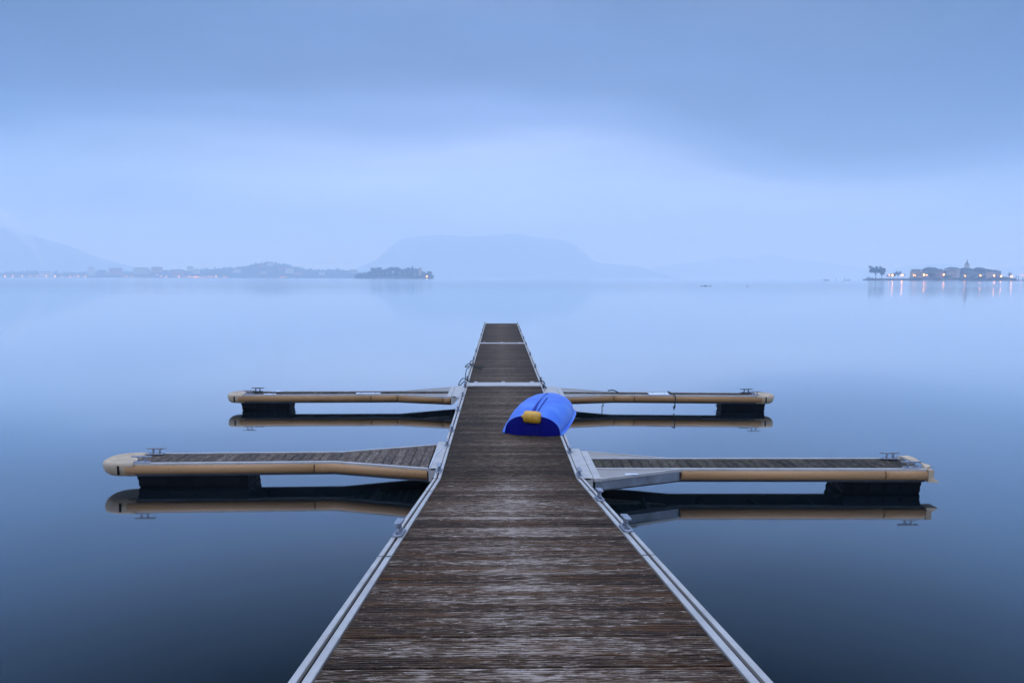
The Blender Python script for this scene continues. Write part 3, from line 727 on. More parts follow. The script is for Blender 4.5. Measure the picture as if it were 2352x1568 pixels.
ridge('mountain', 8900, [(800, 0), (850, 18), (862, 29), (880, 41), (894, 47), (905, 60), (917, 75), (926, 85), (940, 89), (1000, 92), (1080, 94), (1150, 97), (1190, 98), (1240, 93), (1298, 86), (1317, 76), (1336, 61), (1360, 41), (1376, 35), (1420, 31), (1470, 26), (1482, 22), (1530, 6), (1560, 0)], 2400, MOUNT, 12, seed=5)
ridge('mountain', 11500, [(1440, 0), (1500, 22), (1543, 33), (1590, 37), (1634, 45), (1665, 50), (1694, 46), (1740, 52), (1764, 54), (1815, 45), (1881, 38), (1924, 33), (1950, 31), (1985, 22), (2020, 12), (2060, 4), (2090, 0)], 2600, MOUNT, 12, seed=9)
ridge('mountain', 9500, [(1960, 0), (2020, 14), (2083, 30), (2126, 35), (2163, 36), (2183, 34), (2206, 26), (2240, 20), (2290, 22), (2330, 26), (2400, 40), (2600, 70), (2900, 60)], 2000, MOUNT, 9, seed=13)
# low wooded shore on the left
SHORE = [(-300, 9), (0, 9), (60, 12), (150, 10), (190, 9), (250, 11), (330, 12), (420, 16), (480, 19), (540, 22), (575, 26), (594, 32), (620, 34), (650, 31), (680, 24), (700, 20), (740, 18), (792, 18), (830, 12), (880, 8), (930, 0)]
ridge('shoreline_hills', 3750, SHORE, 520, LAND, 1.5, seed=21, nv=10)
def leaf_clump(mb, c, rad, n, size, sq=1.0, rnd=random):
    for _ in range(n):
        while True:
            p = Vector((rnd.uniform(-1, 1), rnd.uniform(-1, 1), rnd.uniform(-1, 1)))
            if .25 < p.length < 1: break
        p = Vector((p.x*rad, p.y*rad, p.z*rad*sq))+c
        a = Vector((rnd.gauss(0, 1), rnd.gauss(0, 1), rnd.gauss(0, 1))).normalized(); b = a.orthogonal().normalized()
        s = size*rnd.uniform(.6, 1.3)
        mb.add([p-a*s-b*s*.7, p+a*s-b*s*.7, p+a*s+b*s*.7, p-a*s+b*s*.7], [(0, 1, 2, 3)])
rw = random.Random(11)
wd = MB(); x = -160.0
while x < 860:
    h = interp(x, SHORE)
    for row in range(3):
        D = 3750-200+row*90
        top = h*(.25+.37*row)/1.0
        P = at(x+rw.uniform(-3, 3), 638.5, D); rad = rw.uniform(5, 11)
        gz = top/F*D
        if rw.random() < .78:
            leaf_clump(wd, Vector((P.x, D, max(3, gz-rad*.1))), rad, 34, 1.9, rw.uniform(.8, 1.5), rw)
    x += rw.uniform(3.5, 6.5)
tag(wd.build('shore_woodland', LEAF), 'hazy belt of trees along the far left shore', 'woodland', kind='stuff')

# ---- houses
def house(name, label, x0, x1, y, wall_h, roof_h, wall='cream', roof='hip', z0=0, depth=11, overhang=.8, nwin=(3, 2), group=None, rmat=None, chimney=True, cat='house'):
    """x0..x1 in metres, front at y"""
    cx_ = (x0+x1)/2; t = thing(name, label, cat, (cx_, y, z0), 0, group); w_ = (x1-x0)/2
    m_ = MB(); m_.box(-w_, w_, 0, depth, -1.5, wall_h); m_.build('wall', WALLS[wall], t)
    r = MB(); o_ = overhang; a = [(-w_-o_, -o_, wall_h+.02), (w_+o_, -o_, wall_h+.02), (w_+o_, depth+o_, wall_h+.02), (-w_-o_, depth+o_, wall_h+.02)]
    e_ = [(p[0], p[1], p[2]+.35) for p in a]
    if roof == 'hip': k = min(w_, depth/2)*.95
    else: k = 0
    rx = max(w_+o_-k-o_, .3) if roof == 'hip' else w_+o_
    top = [(-rx, depth/2-.05, wall_h+roof_h), (rx, depth/2-.05, wall_h+roof_h), (rx, depth/2+.05, wall_h+roof_h), (-rx, depth/2+.05, wall_h+roof_h)]
    r.loft([a, e_, top]); ro = r.build('roof', rmat or ROOF_D, t)
    if chimney:
        c = MB(); c.box(-w_*.3-.5, -w_*.3+.5, depth*.35, depth*.35+1, wall_h+roof_h*.45, wall_h+roof_h+1.3); c.build('chimney', WALLS['dark'], ro)
    nx, nz_ = nwin
    for i in range(nx):
        for j in range(nz_):
            wx = -w_+(i+.5)*2*w_/nx; wz = (j+.45)*wall_h/nz_
            q = MB(); q.box(wx-.65, wx+.65, -.06, .3, wz, wz+1.7); q.build('window', PANE, t)
    return t
D0 = 1380
def ix(zx, z=1): # island survey column -> metres
    src = 2100+zx/11.76 if z == 1 else 2300+zx/11.76
    return at(src*S9, 643, D0).x
MPX = 1/11.76*S9/F*D0   # metres per survey unit at the island
def hh(v, z=1): return ((880 if z == 1 else 868)-v)*MPX
GI = 'houses packed on the village island'
# land
isl = MB(); rows = []
xs_ = [(70, 0), (150, 1.2), (300, 3), (500, 4), (900, 4.2), (1300, 4.3)]
LX = [ix(70), ix(160), ix(300), ix(500), ix(900), ix(1300), ix(1900), ix(400, 2), ix(900, 2), ix(1400, 2), ix(1900, 2), ix(2100, 2), ix(2320, 2), ix(2700, 2)]
LZ = [.05, 2.0, 3.6, 4.4, 4.4, 4.4, 5, 7, 9, 7, 4, 2.0, 1.2, .1]; LW = [2, 12, 20, 26, 28, 34, 45, 60, 66, 60, 34, 20, 12, 2]
for x_, z_, w_ in zip(LX, LZ, LW):
    rows.append([(x_, D0-w_*.5, -1), (x_, D0-w_*.5+.3, min(z_, 3.0)), (x_, D0-w_*.1, min(z_, 3.6)), (x_, D0+w_*.3, z_), (x_, D0+w_*.9, z_), (x_, D0+w_*1.3, -1)])
isl.loft(rows, True, False); tag(isl.build('island_ground', STONE), kind='structure')
def Hs(name, label, z, a, b, eave, peak, y, wall, roof='hip', **k):
    x0, x1 = ix(a, z), ix(b, z); return house(name, label, x0, x1, y, hh(eave, z), hh(peak, z)-hh(eave, z), wall, roof, group=GI, **k)
Hs('village_house', 'cream villa with two stepped flat roofs, left end of the village', 1, 1475, 1740, 612, 588, D0-4, 'cream', nwin=(4, 3), chimney=False)
q = bpy.data.objects[-1] if False else None
vill = [o for o in C.objects if o.name == 'village_house'][0]
up = MB(); wv = (ix(1740)-ix(1475))/2; up.box(-wv*.75, wv*.75, 3, 9, hh(600), hh(572)); up.build('upper_storey', WALLS['cream'], vill)
up = MB(); up.box(-wv*.88, wv*.92, 1.5, 10.5, hh(572)+.02, hh(556)); up.build('upper_roof', ROOF_D, vill)
Hs('village_house', 'large grey house under a broad hipped roof, right of the cream villa', 1, 1890, 2290, 572, 496, D0+4, 'grey', nwin=(6, 3))
Hs('village_house', 'pinkish house whose gable faces the lake beside the broad hipped roof', 1, 2235, 2368, 600, 540, D0-3, 'pink', nwin=(2, 3), chimney=False)
Hs('village_house', 'low dark house between the pink house and the red-roofed house', 2, 0, 160, 600, 545, D0+6, 'dark', nwin=(2, 2))
Hs('village_house', 'cream house with a red roof in front of the tall pale house', 2, 135, 375, 598, 545, D0-5, 'cream', rmat=ROOF, nwin=(4, 3), chimney=False)
Hs('village_house', 'tall pale house with small roof turret, highest left of the church tower', 2, 225, 575, 530, 482, D0+8, 'white', nwin=(6, 4))
Hs('village_house', 'long dark-roofed house directly below the church tower', 2, 600, 1010, 598, 498, D0+9, 'dark', nwin=(6, 2))
Hs('village_house', 'long low grey house in front of the church', 2, 610, 1225, 640, 590, D0-1, 'grey', nwin=(8, 2), chimney=False)
Hs('village_house', 'wide house with a tall dark peaked roof, right of the church tower', 2, 1050, 1400, 560, 484, D0+12, 'dark', nwin=(5, 2))
Hs('village_house', 'pale terrace house below the peaked roof with a lit balcony front', 2, 1235, 1470, 620, 575, D0-2, 'cream', nwin=(4, 2), chimney=False)
Hs('village_house', 'grey house right of the pale terrace house with a chimney on its ridge', 2, 1330, 1500, 560, 530, D0+6, 'grey', nwin=(3, 2))
Hs('village_house', 'last house of the village on the right, grey wall and low sloping roof', 2, 1480, 1705, 604, 560, D0+2, 'grey', nwin=(3, 3))
# church tower
ct = thing('church_tower', 'slender church tower with a pointed spire rising over the village', 'church tower', (ix(852, 2), D0+14, 0))
hw_ = (ix(900, 2)-ix(812, 2))/2
m_ = MB(); m_.box(-hw_, hw_, 0, 2*hw_, -1, hh(392, 2)); m_.build('shaft', WALLS['white'], ct)
m_ = MB(); m_.box(-hw_-.6, hw_+.6, -.6, 2*hw_+.6, hh(392, 2)+.01, hh(384, 2)); m_.build('cornice', WALLS['dark'], ct)
m_ = MB(); zs = [(hh(384, 2)+.01, hw_*.95), (hh(365, 2), hw_*.62), (hh(300, 2), hw_*.25), (hh(232, 2), .05)]
m_.loft([[(r*math.cos(k*math.pi/4+.39)*1.1, hw_+r*math.sin(k*math.pi/4+.39)*1.1, z_) for k in range(8)] for z_, r in zs]); m_.build('spire', ROOF, ct)
m_ = MB(); m_.box(-.9, .3, -.08, .3, hh(450, 2), hh(420, 2)); m_.build('belfry_opening', PANE, ct)
# hillside of roofs fills between (garden walls and quays)
m_ = MB(); m_.box(ix(60, 2), ix(1900, 2), D0-22, D0-21, -1, hh(790, 2)); tag(m_.build('quay_wall', WALLS['dark']), 'long dark quay wall along the waterfront of the village island', 'wall')
m_ = MB(); m_.box(ix(1500), ix(2350), D0-18, D0-17, -1, hh(830)); tag(m_.build('quay_wall', STONE), 'low pale quay wall in front of the cream villa', 'wall')

# ---- trees
def tree(name, label, x, y, z0, H, crown_w, crown_lo, leaf=LEAF2, seed=1, n=1100, size=.45, nl=7, group=None, trunk_r=.028, cat='tree', flat=.8):
    """tapered trunk, forking limbs and a ragged crown of small leaf faces"""
    r = random.Random(seed); t = thing(name, label, cat, (x, y, z0), 0, group)
    tr_ = MB(); tr_.smooth = True
    fork = crown_lo*.72
    tr_.tube([(0, 0, -.8), (r.uniform(-.2, .2), 0, fork*.5), (r.uniform(-.3, .3), 0, fork)], [H*trunk_r, H*trunk_r*.8, H*trunk_r*.65], 7)
    ends = []
    for k in range(nl):
        a = 2*math.pi*k/nl+r.uniform(-.3, .3); rad = crown_w*.5*r.uniform(.45, .85); ez = crown_lo+(H-crown_lo)*r.uniform(.35, .85)
        p1 = (rad*.35*math.cos(a), rad*.35*math.sin(a), fork+(ez-fork)*.45); p2 = (rad*math.cos(a), rad*math.sin(a), ez)
        tr_.tube([(0, 0, fork-.3), p1, p2], [H*trunk_r*.5, H*trunk_r*.33, H*trunk_r*.12], 5)
        ends.append(Vector(p2))
        for q_ in range(3):
            e2 = Vector(p1).lerp(Vector(p2), r.uniform(.2, .9))+Vector((r.uniform(-1, 1), r.uniform(-1, 1), r.uniform(-.2, 1)))*crown_w*.16
            tr_.tube([p1, tuple(e2)], [H*trunk_r*.22, H*trunk_r*.08], 4); ends.append(e2)
    tr_.build('trunk', BARK, t)
    cr_ = MB(); ends.append(Vector((0, 0, H*.86)))
    ends = [e_ for e_ in ends if r.random() < .5]
    zc_m, zr_m = (crown_lo+H)/2, (H-crown_lo)*.5
    for _ in range(26):
        while True:
            q3 = Vector((r.uniform(-1, 1), r.uniform(-1, 1), r.uniform(-1, 1)))
            if .35 < q3.length < 1: break
        ends.append(Vector((q3.x*crown_w*.42, q3.y*crown_w*.42, zc_m+q3.z*zr_m*.84)))
    for e_ in ends:
        e_ = Vector((e_.x, e_.y, min(max(e_.z, crown_lo+1), H-crown_w*.05)))
        leaf_clump(cr_, e_, crown_w*r.uniform(.09, .16), n//len(ends), size, flat, r)
    cr_.build('crown', leaf, t)
    return t
GT = 'trees on the promenade of the village island'
zp = 3.8
tree('plane_tree', 'tallest spreading tree at the left tip of the village island', ix(425), D0-2, zp, hh(462)-zp, 27, 10.5, n=3000, seed=3, group=GT, size=.62)
tree('plane_tree', 'second tall tree with a lopsided crown just right of the tallest one', ix(640), D0+3, zp, hh(488)-zp, 16, 6, n=1500, seed=5, group=GT, size=.6)
tree('low_tree', 'thin low tree standing by the first lamp of the promenade', ix(775), D0, zp, hh(700)-zp, 7, 4, n=160, seed=7, group=GT, size=.35)
tree('low_tree', 'bushy pollarded tree left of the round-crowned tree', ix(845), D0-1, zp, hh(668)-zp, 11, 4.5, n=300, seed=9, group=GT, size=.4)
tree('low_tree', 'dark bushy tree with a bright lamp shining through it', ix(985), D0+2, zp, hh(655)-zp, 11, 4, n=600, seed=10, group=GT, size=.45)
tree('round_tree', 'round-crowned leafy tree in the middle of the promenade', ix(1115), D0+4, zp, hh(592)-zp, 14, 7, n=800, seed=12, group=GT, size=.45)
tree('pollard_tree', 'bare pollarded tree with spread stubby arms, right of the round-crowned tree', ix(1205), D0-3, zp, hh(668)-zp, 11, 5, n=130, seed=14, group=GT, size=.35, nl=5)
tree('pollard_tree', 'bare pollarded tree in front of the left half of the cream villa', ix(1530), D0-9, zp, hh(650)-zp, 9, 6, n=120, seed=15, group=GT, size=.35, nl=5)
tree('pollard_tree', 'bare pollarded tree in front of the right half of the cream villa', ix(1640), D0-9, zp, hh(655)-zp, 8, 6, n=120, seed=16, group=GT, size=.35, nl=5)
tree('dark_tree', 'dark tree between the cream villa and the broad hipped roof', ix(1840), D0-6, zp, hh(625)-zp, 8, 3, LEAF, n=500, seed=17, group=GT)
tree('dark_tree', 'dark tree before the left corner of the large grey house', ix(1930), D0-7, zp, hh(590)-zp, 9, 4, LEAF, n=500, seed=18, group=GT)
tree('dark_tree', 'broad dark tree before the middle of the large grey house', ix(2010), D0-8, zp, hh(650)-zp, 12, 3, LEAF, n=500, seed=19, group=GT)
tree('fine_tree', 'small rounded fine-twigged tree standing alone at the right end of the island', ix(1930, 2), D0, 2.5, hh(605, 2)-2.5, 11, 7, n=420, seed=20, group=GT, size=.35)
def bush(name, label, x, y, z0, w_, h_, n=300, seed=1, leaf=LEAF, grp='shrubs on the village island'):
    r = random.Random(seed); mb = MB()
    for k in range(6): leaf_clump(mb, Vector((r.uniform(-.35, .35)*w_, r.uniform(-.2, .2)*w_, h_*r.uniform(.3, .62))), w_*.28, n//6, .45, min(1.3, h_/w_), r)
    mb.tube([(0, 0, -.5), (0, 0, h_*.4)], [.3, .15], 5)
    o = mb.build(name, leaf); o.location = (x, y, z0); return tag(o, label, 'shrub', grp)
bush('shrub', 'pale thin shrub nearest the left tip of the island', ix(200), D0-4, 2.4, 7, 6, 160, 1, LEAF2)
bush('shrub', 'small dark shrub left of the tallest tree', ix(305), D0-4, 3.2, 3, 4, 120, 2)
bush('shrub', 'large dark shrub spilling to the water left of the cream villa', ix(1390), D0-16, 0, 17, 8, 900, 3)
bush('shrub', 'hedge mound below the cream villa', ix(1600), D0-13, 2, 18, 5, 500, 4)
bush('shrub', 'dark hedge below the large grey house', ix(2050), D0-14, 2, 24, 6, 700, 5)
bush('shrub', 'dark shrub at the foot of the red-roofed house', ix(40, 2), D0-12, 3, 17, 11, 700, 6)
bush('shrub', 'dark garden mass below the church', ix(720, 2), D0-14, 3, 22, 12, 900, 7)
bush('shrub', 'dark garden mass right of the church lamp', ix(1060, 2), D0-14, 3, 20, 11, 900, 8)
bush('shrub', 'dark hedge below the pale terrace house', ix(1350, 2), D0-14, 2, 22, 9, 900, 9)
bush('shrub', 'dark hedge below the last house of the village', ix(1620, 2), D0-14, 2, 20, 9, 800, 10)
bush('shrub', 'shrub sloping down beside the right end of the village', ix(1830, 2), D0-8, 2, 11, 6, 500, 11)
bush('shrub', 'low bush on the spit beyond the mooring posts', ix(2340, 2), D0-4, .6, 6, 5, 200, 12)
def post(label, x, y, h_, r_=.22, grp='mooring posts off the island'):
    m_ = MB(); m_.smooth = True; m_.tube([(0, 0, -2), (0, 0, h_*.97), (0, 0, h_)], [r_, r_*.9, r_*.5], 8); o = m_.build('mooring_post', BARK); o.location = (x, y, 0); tag(o, label, 'post', grp)
post('thin mooring post left of the red lamp', ix(2005, 2), D0-8, hh(735, 2), .2)
post('thick mooring post carrying the red lamp', ix(2038, 2), D0-8, hh(715, 2), .6)
post('thick mooring post right of the red lamp', ix(2097, 2), D0-8, hh(730, 2), .6)
post('mooring post standing apart near the right picture edge', ix(2228, 2), D0-8, hh(760, 2), .5)
P_ = at(1883*.2*S9+1640*S9 if False else (1640+1883/4.704)*S9, 643, 1200); post('faint slim pole in open water between the two rowing boats', P_.x, 1200, 5.5, .18)
P_ = at((1640+1983/4.704)*S9, 643, 1200); post('slim dark pole in open water beside a low boat', P_.x, 1200, 5.8, .2)

# ---- boats
def boat(label, x, y, Lb, h_, m_, rz=0, grp='small boats moored off the island', cover=None):
    t = thing('rowing_boat', label, 'boat', (x, y, 0), rz, grp)
    b = MB(); b.smooth = True; rings = []
    for k in range(9):
        u = k/8; wv_ = math.sin(math.pi*min(1, .12+u*.88))**.6*Lb*.14+.02; sh = h_*(1+.35*(2*u-1)**2)
        rings.append([(-Lb/2+Lb*u, -wv_, sh), (-Lb/2+Lb*u, -wv_*.75, -.2), (-Lb/2+Lb*u, wv_*.75, -.2), (-Lb/2+Lb*u, wv_, sh)])
    b.loft(rings); b.build('hull', m_, t)
    s_ = MB(); s_.box(-Lb*.42, -Lb*.30, -Lb*.11, Lb*.11, h_*1.02, h_*1.5, .05); s_.build('outboard_motor' if not cover else 'canopy', cover or FLOAT, t)
    return t
DKB = simple('dark_boat_paint', (.03, .035, .045), .5); WHB = simple('white_boat_paint', (.7, .7, .72), .4)
def bx_(zx): return at((1960+zx/13.07)*S9, 643, 1200).x
boat('longest dark rowing boat alone on open water left of the poles', bx_(757), 1200, 9.5, 1.1, DKB)
boat('low grey boat tied to the slim dark pole', bx_(1375), 1200, 7, .7, ALU_DULL)
boat('short dark boat lying closest to the left tip of the island', bx_(1742), 1230, 6, .9, DKB)
for k, (zx, z, Lb, lab) in enumerate([(1590, 1, 6, 'white boat at the quay under the left end of the cream villa'), (1665, 1, 7, 'white boat at the quay under the middle of the cream villa'), (1730, 1, 6, 'white boat at the quay under the right corner of the cream villa'),
                            (1815, 1, 5, 'white boat at the quay right of the cream villa'), (2130, 1, 6, 'white boat at the quay below the large grey house'), (2240, 1, 6, 'white boat at the quay below the pink house'),
                            (30, 2, 6, 'white boat at the quay below the low dark house'), (130, 2, 8, 'long white boat at the quay left of the red-roofed house'), (225, 2, 6, 'white boat at the quay below the red-roofed house'),
                            (680, 2, 6, 'white boat at the dark quay left of the church'), (940, 2, 7, 'white boat at the dark quay right of the church lamp')]):
    boat(lab, ix(zx, z), D0-27-(k % 2)*3, Lb*1.15, .9, WHB, grp='white boats along the village quay')
for k, (zx, lab) in enumerate([(345, 'small dark float left of the pair on open water'), (387, 'largest dark float of the row on open water'), (440, 'faint small float at the right of the row on open water'), (870, 'lone small dark float on open water')]):
    P_ = at((1640+zx/4.704)*S9, (580+557/4.704)*S9, 270)
    m_ = MB(); m_.smooth = True; r_ = .22 if k == 1 else .15
    m_.loft([[(Lx*r_*1.0, r_*rr3*math.cos(a*math.pi/4), r_*.3+r_*rr3*math.sin(a*math.pi/4)) for a in range(8)] for Lx, rr3 in ((-3.2, .2), (-2.2, .7), (0, 1), (2.2, .7), (3.2, .2))])
    m_.tube([(0, 0, 0), (0, 0, r_*2)], r_*.25, 6)
    o = m_.build('mooring_float', DKB); o.location = (P_.x, 270, 0); tag(o, lab, 'float', 'floats on the open water')

# ---- street lamps that are lit
def lampmat(name, c, s):
    m, N, L, P = mat(name); P.inputs['Emission Color'].default_value = c+(1,); P.inputs['Emission Strength'].default_value = s; P.inputs['Base Color'].default_value = c+(1,); return m
LIT = lampmat('lit_warm_lamp', (1, .30, .04), 60); LIT_S = lampmat('lit_warm_lamp_small', (1, .32, .05), 28); LIT_F = lampmat('lit_distant_lamp', (1, .42, .18), 42); LIT_R = lampmat('lit_red_lamp', (1, .25, .18), 12)
def ball(mb, c, r, n=8):
    mb.smooth = True
    mb.loft([[(c[0]+r*math.sin(p)*math.cos(2*math.pi*k/n), c[1]+r*math.sin(p)*math.sin(2*math.pi*k/n), c[2]-r*math.cos(p)) for k in range(n)] for p in [math.pi*(j+.02)/6*(.99) for j in range(7)]])
def lamp(label, x, y, z0, h_, r, lit, grp):
    t = thing('street_lamp', label, 'street lamp', (x, y, z0), 0, grp)
    p = MB(); p.tube([(0, 0, 0), (0, 0, h_-r*.9)], [.12, .08], 6); p.build('pole', BARK, t)
    g = MB(); ball(g, (0, 0, h_), r); g.build('globe', lit, t); return t
GL = 'lit lamps on the village island'
for zx, zy, z, r, li, lab in [(665, 728, 1, .55, LIT_S, 'small lit lamp right of the second tall tree'), (757, 730, 1, .85, LIT, 'bright lamp behind the thin low tree'), (1023, 725, 1, .85, LIT, 'bright lamp shining through the dark bushy tree'),
                         (1062, 730, 1, .4, LIT_S, 'faint lamp beside the bright lamp of the dark bushy tree'), (1357, 725, 1, .6, LIT_S, 'small lamp above the large dark shrub'), (1405, 728, 1, .35, LIT_S, 'faint lamp just right of the large dark shrub lamp'),
                         (1652, 715, 1, .95, LIT, 'brightest lamp, in front of the cream villa'), (1727, 722, 1, .6, LIT_S, 'smaller lamp at the right corner of the cream villa'), (2210, 712, 1, .7, LIT, 'lamp in front of the right side of the large grey house'),
                         (460, 725, 2, .6, LIT, 'lamp at the foot of the tall pale house'), (900, 722, 2, .75, LIT, 'lamp right below the church tower'), (1290, 722, 2, .75, LIT, 'lamp in front of the pale terrace house'),
                         (1480, 738, 2, .6, LIT, 'lamp left of the last house of the village'), (1780, 745, 2, .8, LIT, 'bright lamp beyond the right corner of the last house'), (2060, 705, 2, .75, LIT_R, 'red lamp on the mooring posts right of the village')]:
    zz = hh(zy, z); lamp(lab, ix(zx, z), D0-20, 0, zz, r, li, GL)
ordn = ['first', 'second', 'third', 'fourth', 'fifth', 'sixth', 'seventh', 'eighth', 'ninth', 'tenth', 'eleventh', 'twelfth', 'thirteenth', 'fourteenth', 'fifteenth', 'sixteenth', 'seventeenth', 'eighteenth', 'nineteenth', 'twentieth', 'twenty-first', 'twenty-second', 'twenty-third', 'twenty-fourth', 'twenty-fifth', 'twenty-sixth']
near = [97, 247, 428, 578, 708, 887, 1055, 1190, 1337, 1428, 1497, 1637]; far = [2320-2352+0]+[68, 170, 282, 398, 480, 664, 730, 833, 915, 1000, 1077, 1188, 1277, 1358, 1404, 1458, 1547, 1640, 1690, 1780, 1873, 1925, 1983]
sizes = [.9, 1.0, 1.1, 1.2, .9, 1.0, 1.1, .7, .8, .8, .8, 1.1]
for k, zx in enumerate(near):
    P_ = at(zx/7.84*S9, 638.5, 3480); lamp(f'{ordn[k]} lit lamp from the left edge in the row under the mountain', P_.x, 3480, 0, 6.5, sizes[k], LIT_F, 'lit lamps along the far left shore')
for k, zx in enumerate(far):
    P_ = at((300+zx/7.84)*S9, 638.5, 3480); lamp(f'{ordn[k]} lit lamp from the left in the row below the far town', P_.x, 3480, 0, 6.0 if k != 6 else 14, (.65, .8, .95)[(k*7) % 3], LIT_F, 'lit lamps along the far left shore')
for zx, lab in ((915, 'left lamp of the faint trio at the foot of the wooded hilltop'), (955, 'middle lamp of the faint trio at the foot of the wooded hilltop'), (988, 'right lamp of the faint trio at the foot of the wooded hilltop')):
    P_ = at((570+zx/7.84)*S9, 638.5, 3480); lamp(lab, P_.x, 3480, 0, 6, .7, LIT_F, 'lit lamps along the far left shore')

# ---- town houses on the far left shore
GS = 'houses on the far left shore'
for px_, py_, w_, h_, wl, lab in [(113, 652-13, 60, 26, 'white', 'large pale building at the foot of the smoke plume'), (216, 636-13, 26, 34, 'white', 'pale tower block just right of the last near lamp'), (240, 636-8, 40, 26, 'grey', 'grey block beside the pale tower block'),
                            (272, 624, 60, 30, 'pink', 'long pinkish block at the left of the far town'), (330, 622, 70, 26, 'cream', 'wide cream building in the left part of the far town'), (366, 620, 50, 24, 'pink', 'pinkish building where the far town begins to rise'),
                            (412, 625, 60, 22, 'pink', 'pinkish building with a long roof in the far town'), (442, 618, 28, 18, 'white', 'small white house above the long roofs of the far town'), (455, 624, 30, 16, 'white', 'small white house right of the long roofs'),
                            (548, 622, 36, 18, 'white', 'white house low on the slope below the wooded hilltop'), (600, 612, 26, 14, 'pink', 'pinkish house halfway up the wooded hilltop'), (624, 607, 34, 16, 'white', 'white villa just below the wooded hilltop'),
                            (609, 626, 36, 16, 'cream', 'cream house low under the wooded hilltop'), (652, 616, 40, 10, 'pink', 'pinkish flat house right of the wooded hilltop'), (668, 622, 40, 24, 'white', 'white lakeside building right of the wooded hilltop'),
                            (688, 629, 44, 20, 'pink', 'pinkish lakeside house right of the white lakeside building'), (742, 628, 28, 16, 'white', 'small pale house in the middle of the low wooded point'), (815, 624, 30, 14, 'cream', 'cream house just left of the wooded islet')]:
    P_ = at(px_, py_, 3550); zb = max(0, P_.z-h_*.5)
    house('town_house', lab, P_.x-w_/2, P_.x+w_/2, 3520, h_, 4, wl, 'hip', zb, 14, 1, (0, 0), GS, ROOF, False)

# ---- wooded islet
DI = 2450
def jx(src): return at(src*S9, 640, DI).x
mp_i = 1/7.84*S9/F*DI
g_ = MB(); rows = []
for u in range(15):
    src = 870+(1060-870)*u/14; hg = 14*math.sin(math.pi*u/14)**.6; wd_ = 70*math.sin(math.pi*min(1, max(.03, u/14)))+6
    rows.append([(jx(src), DI-wd_, -1), (jx(src), DI-wd_*.9, 1.2), (jx(src), DI-wd_*.3, hg), (jx(src), DI+wd_*.5, hg), (jx(src), DI+wd_, -1)])
g_.loft(rows, True, False); tag(g_.build('islet_ground', LAND), kind='structure')
PROF = [(872, 10), (885, 12), (895, 14), (905, 19), (915, 22), (930, 21), (940, 23), (952, 27), (965, 27), (973, 26), (980, 23), (990, 24), (1000, 27.5), (1012, 25), (1020, 24), (1030, 18), (1038, 15), (1043, 14), (1050, 12), (1058, 6)]
ri = random.Random(5); iw = MB(); x = 874.0
while x < 1054:
    H_ = interp(x, PROF)*S9/F*DI
    for row in range(4):
        rad = ri.uniform(5, 9); z_ = min(H_-rad*.9, H_*(.2+.27*row))
        leaf_clump(iw, Vector((jx(x)+ri.uniform(-4, 4), DI-35+row*16, max(2.5, z_))), rad, 70, 1.25, ri.uniform(.8, 1.2), ri)
    x += ri.uniform(3.4, 5)
tag(iw.build('islet_woodland', LEAF), 'dense evergreen wood covering the islet in the middle distance', 'woodland', kind='stuff')
def itree(lab, src, top, w_, lo, seed, kind='broadleaf_tree', n=700):
    return tree(kind, lab, jx(src), DI-20, 2, top*S9/F*DI-2, w_, lo, LEAF, seed, n, 1.1, 7, 'single trees standing out on the wooded islet', .02)
itree('umbrella-shaped tree on the left slope of the islet', 914, 25, 19, 27, 31)
itree('round tree with gaps in its crown, right of the umbrella-shaped one', 928, 26.5, 21, 30, 32)
itree('broad domed tree at the crest of the islet', 958, 27.5, 24, 28, 33)
itree('smaller domed tree right of the crest tree', 971, 27.5, 18, 28, 34)
itree('round tree standing at the far right tip of the islet', 1050, 18, 19, 14, 35)
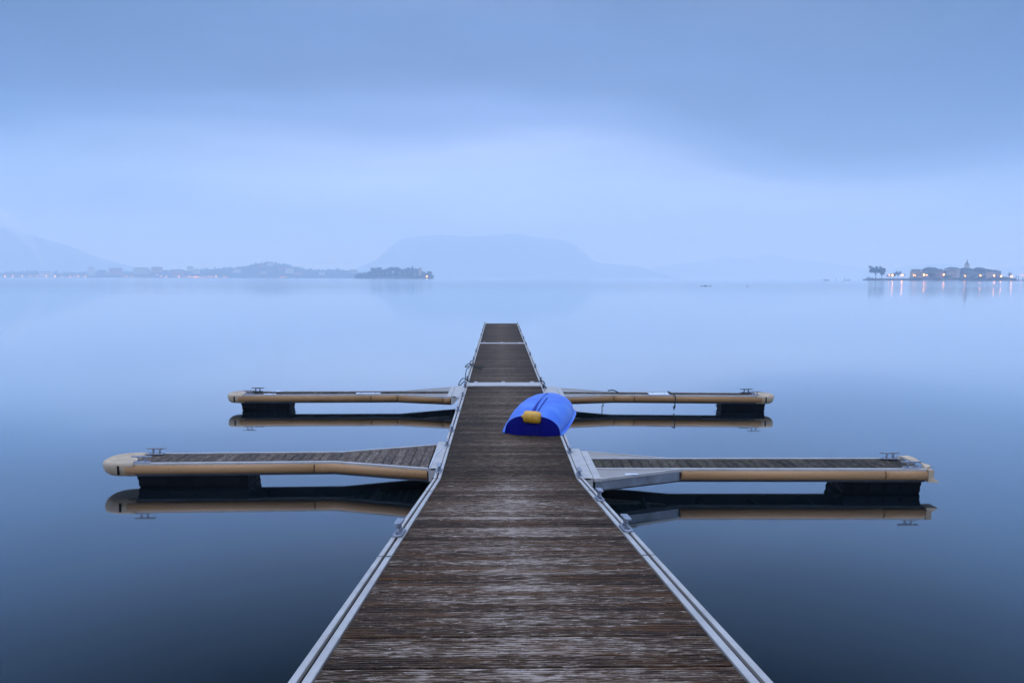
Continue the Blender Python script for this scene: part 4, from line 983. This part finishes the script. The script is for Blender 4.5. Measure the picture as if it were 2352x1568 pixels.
ct_ = thing('conifer_tree', 'pointed conifer rising above the middle of the islet wood', 'tree', (jx(1009), DI-25, 2), 0, 'single trees standing out on the wooded islet')
m_ = MB(); Hc = 31*S9/F*DI-2; m_.tube([(0, 0, 0), (0, 0, Hc)], [.9, .1], 6); m_.build('trunk', BARK, ct_)
m_ = MB(); rc = random.Random(3)
for k in range(12):
    zc = Hc*(.3+.68*k/11); leaf_clump(m_, Vector((0, 0, zc)), max(.8, 6.5*(1-k/12.5)), 70, .9, .6, rc)
m_.build('crown', LEAF, ct_)
house('villa', 'pale villa among the trees near the right end of the wooded islet', jx(1024), jx(1031), DI-30, 24*S9/F*DI, 3, 'cream', 'hip', 0, 12, .8, (3, 2), None, ROOF_D, False)
lamp('single lamp glowing at the right tip of the wooded islet', jx(1047.5), DI-75, 0, 8, 1.2, LIT_F, None)

# ------------------------------------------------------------------ smoke and haze
def volmat(name, col, dens, aniso=0):
    m = bpy.data.materials.new(name); m.use_nodes = True; n = m.node_tree.nodes; n.clear()
    v = n.new('ShaderNodeVolumePrincipled'); v.inputs['Absorption Color'].default_value = (1, 1, 1, 1); v.inputs['Color'].default_value = col+(1,); v.inputs['Density'].default_value = dens; v.inputs['Anisotropy'].default_value = aniso
    o = n.new('ShaderNodeOutputMaterial'); m.node_tree.links.new(v.outputs[0], o.inputs['Volume']); return m
hz = MB(); hz.box(-19500, 19500, -6500, 19500, -1.0, 580)
sm = MB(); sm.smooth = True
pts_ = [at(101, 618, 3900), at(97, 604, 3900), at(90, 588, 3900), at(80, 570, 3900), at(64, 551, 3900), at(44, 530, 3900), at(22, 508, 3900), at(-8, 492, 3900)]
sm.tube(pts_, [8, 14, 20, 24, 32, 42, 46, 40], 12)
tag(sm.build('smoke_plume', volmat('pale_smoke', (1, 1, 1), .0060)), 'pale smoke plume drifting up and left from the far left shore', 'smoke', kind='stuff')
tag(hz.build('haze', volmat('lake_haze', (.64, .82, 1.0), 3.6e-4, .3)), 'thin blue morning haze over the whole lake', 'haze', kind='stuff')
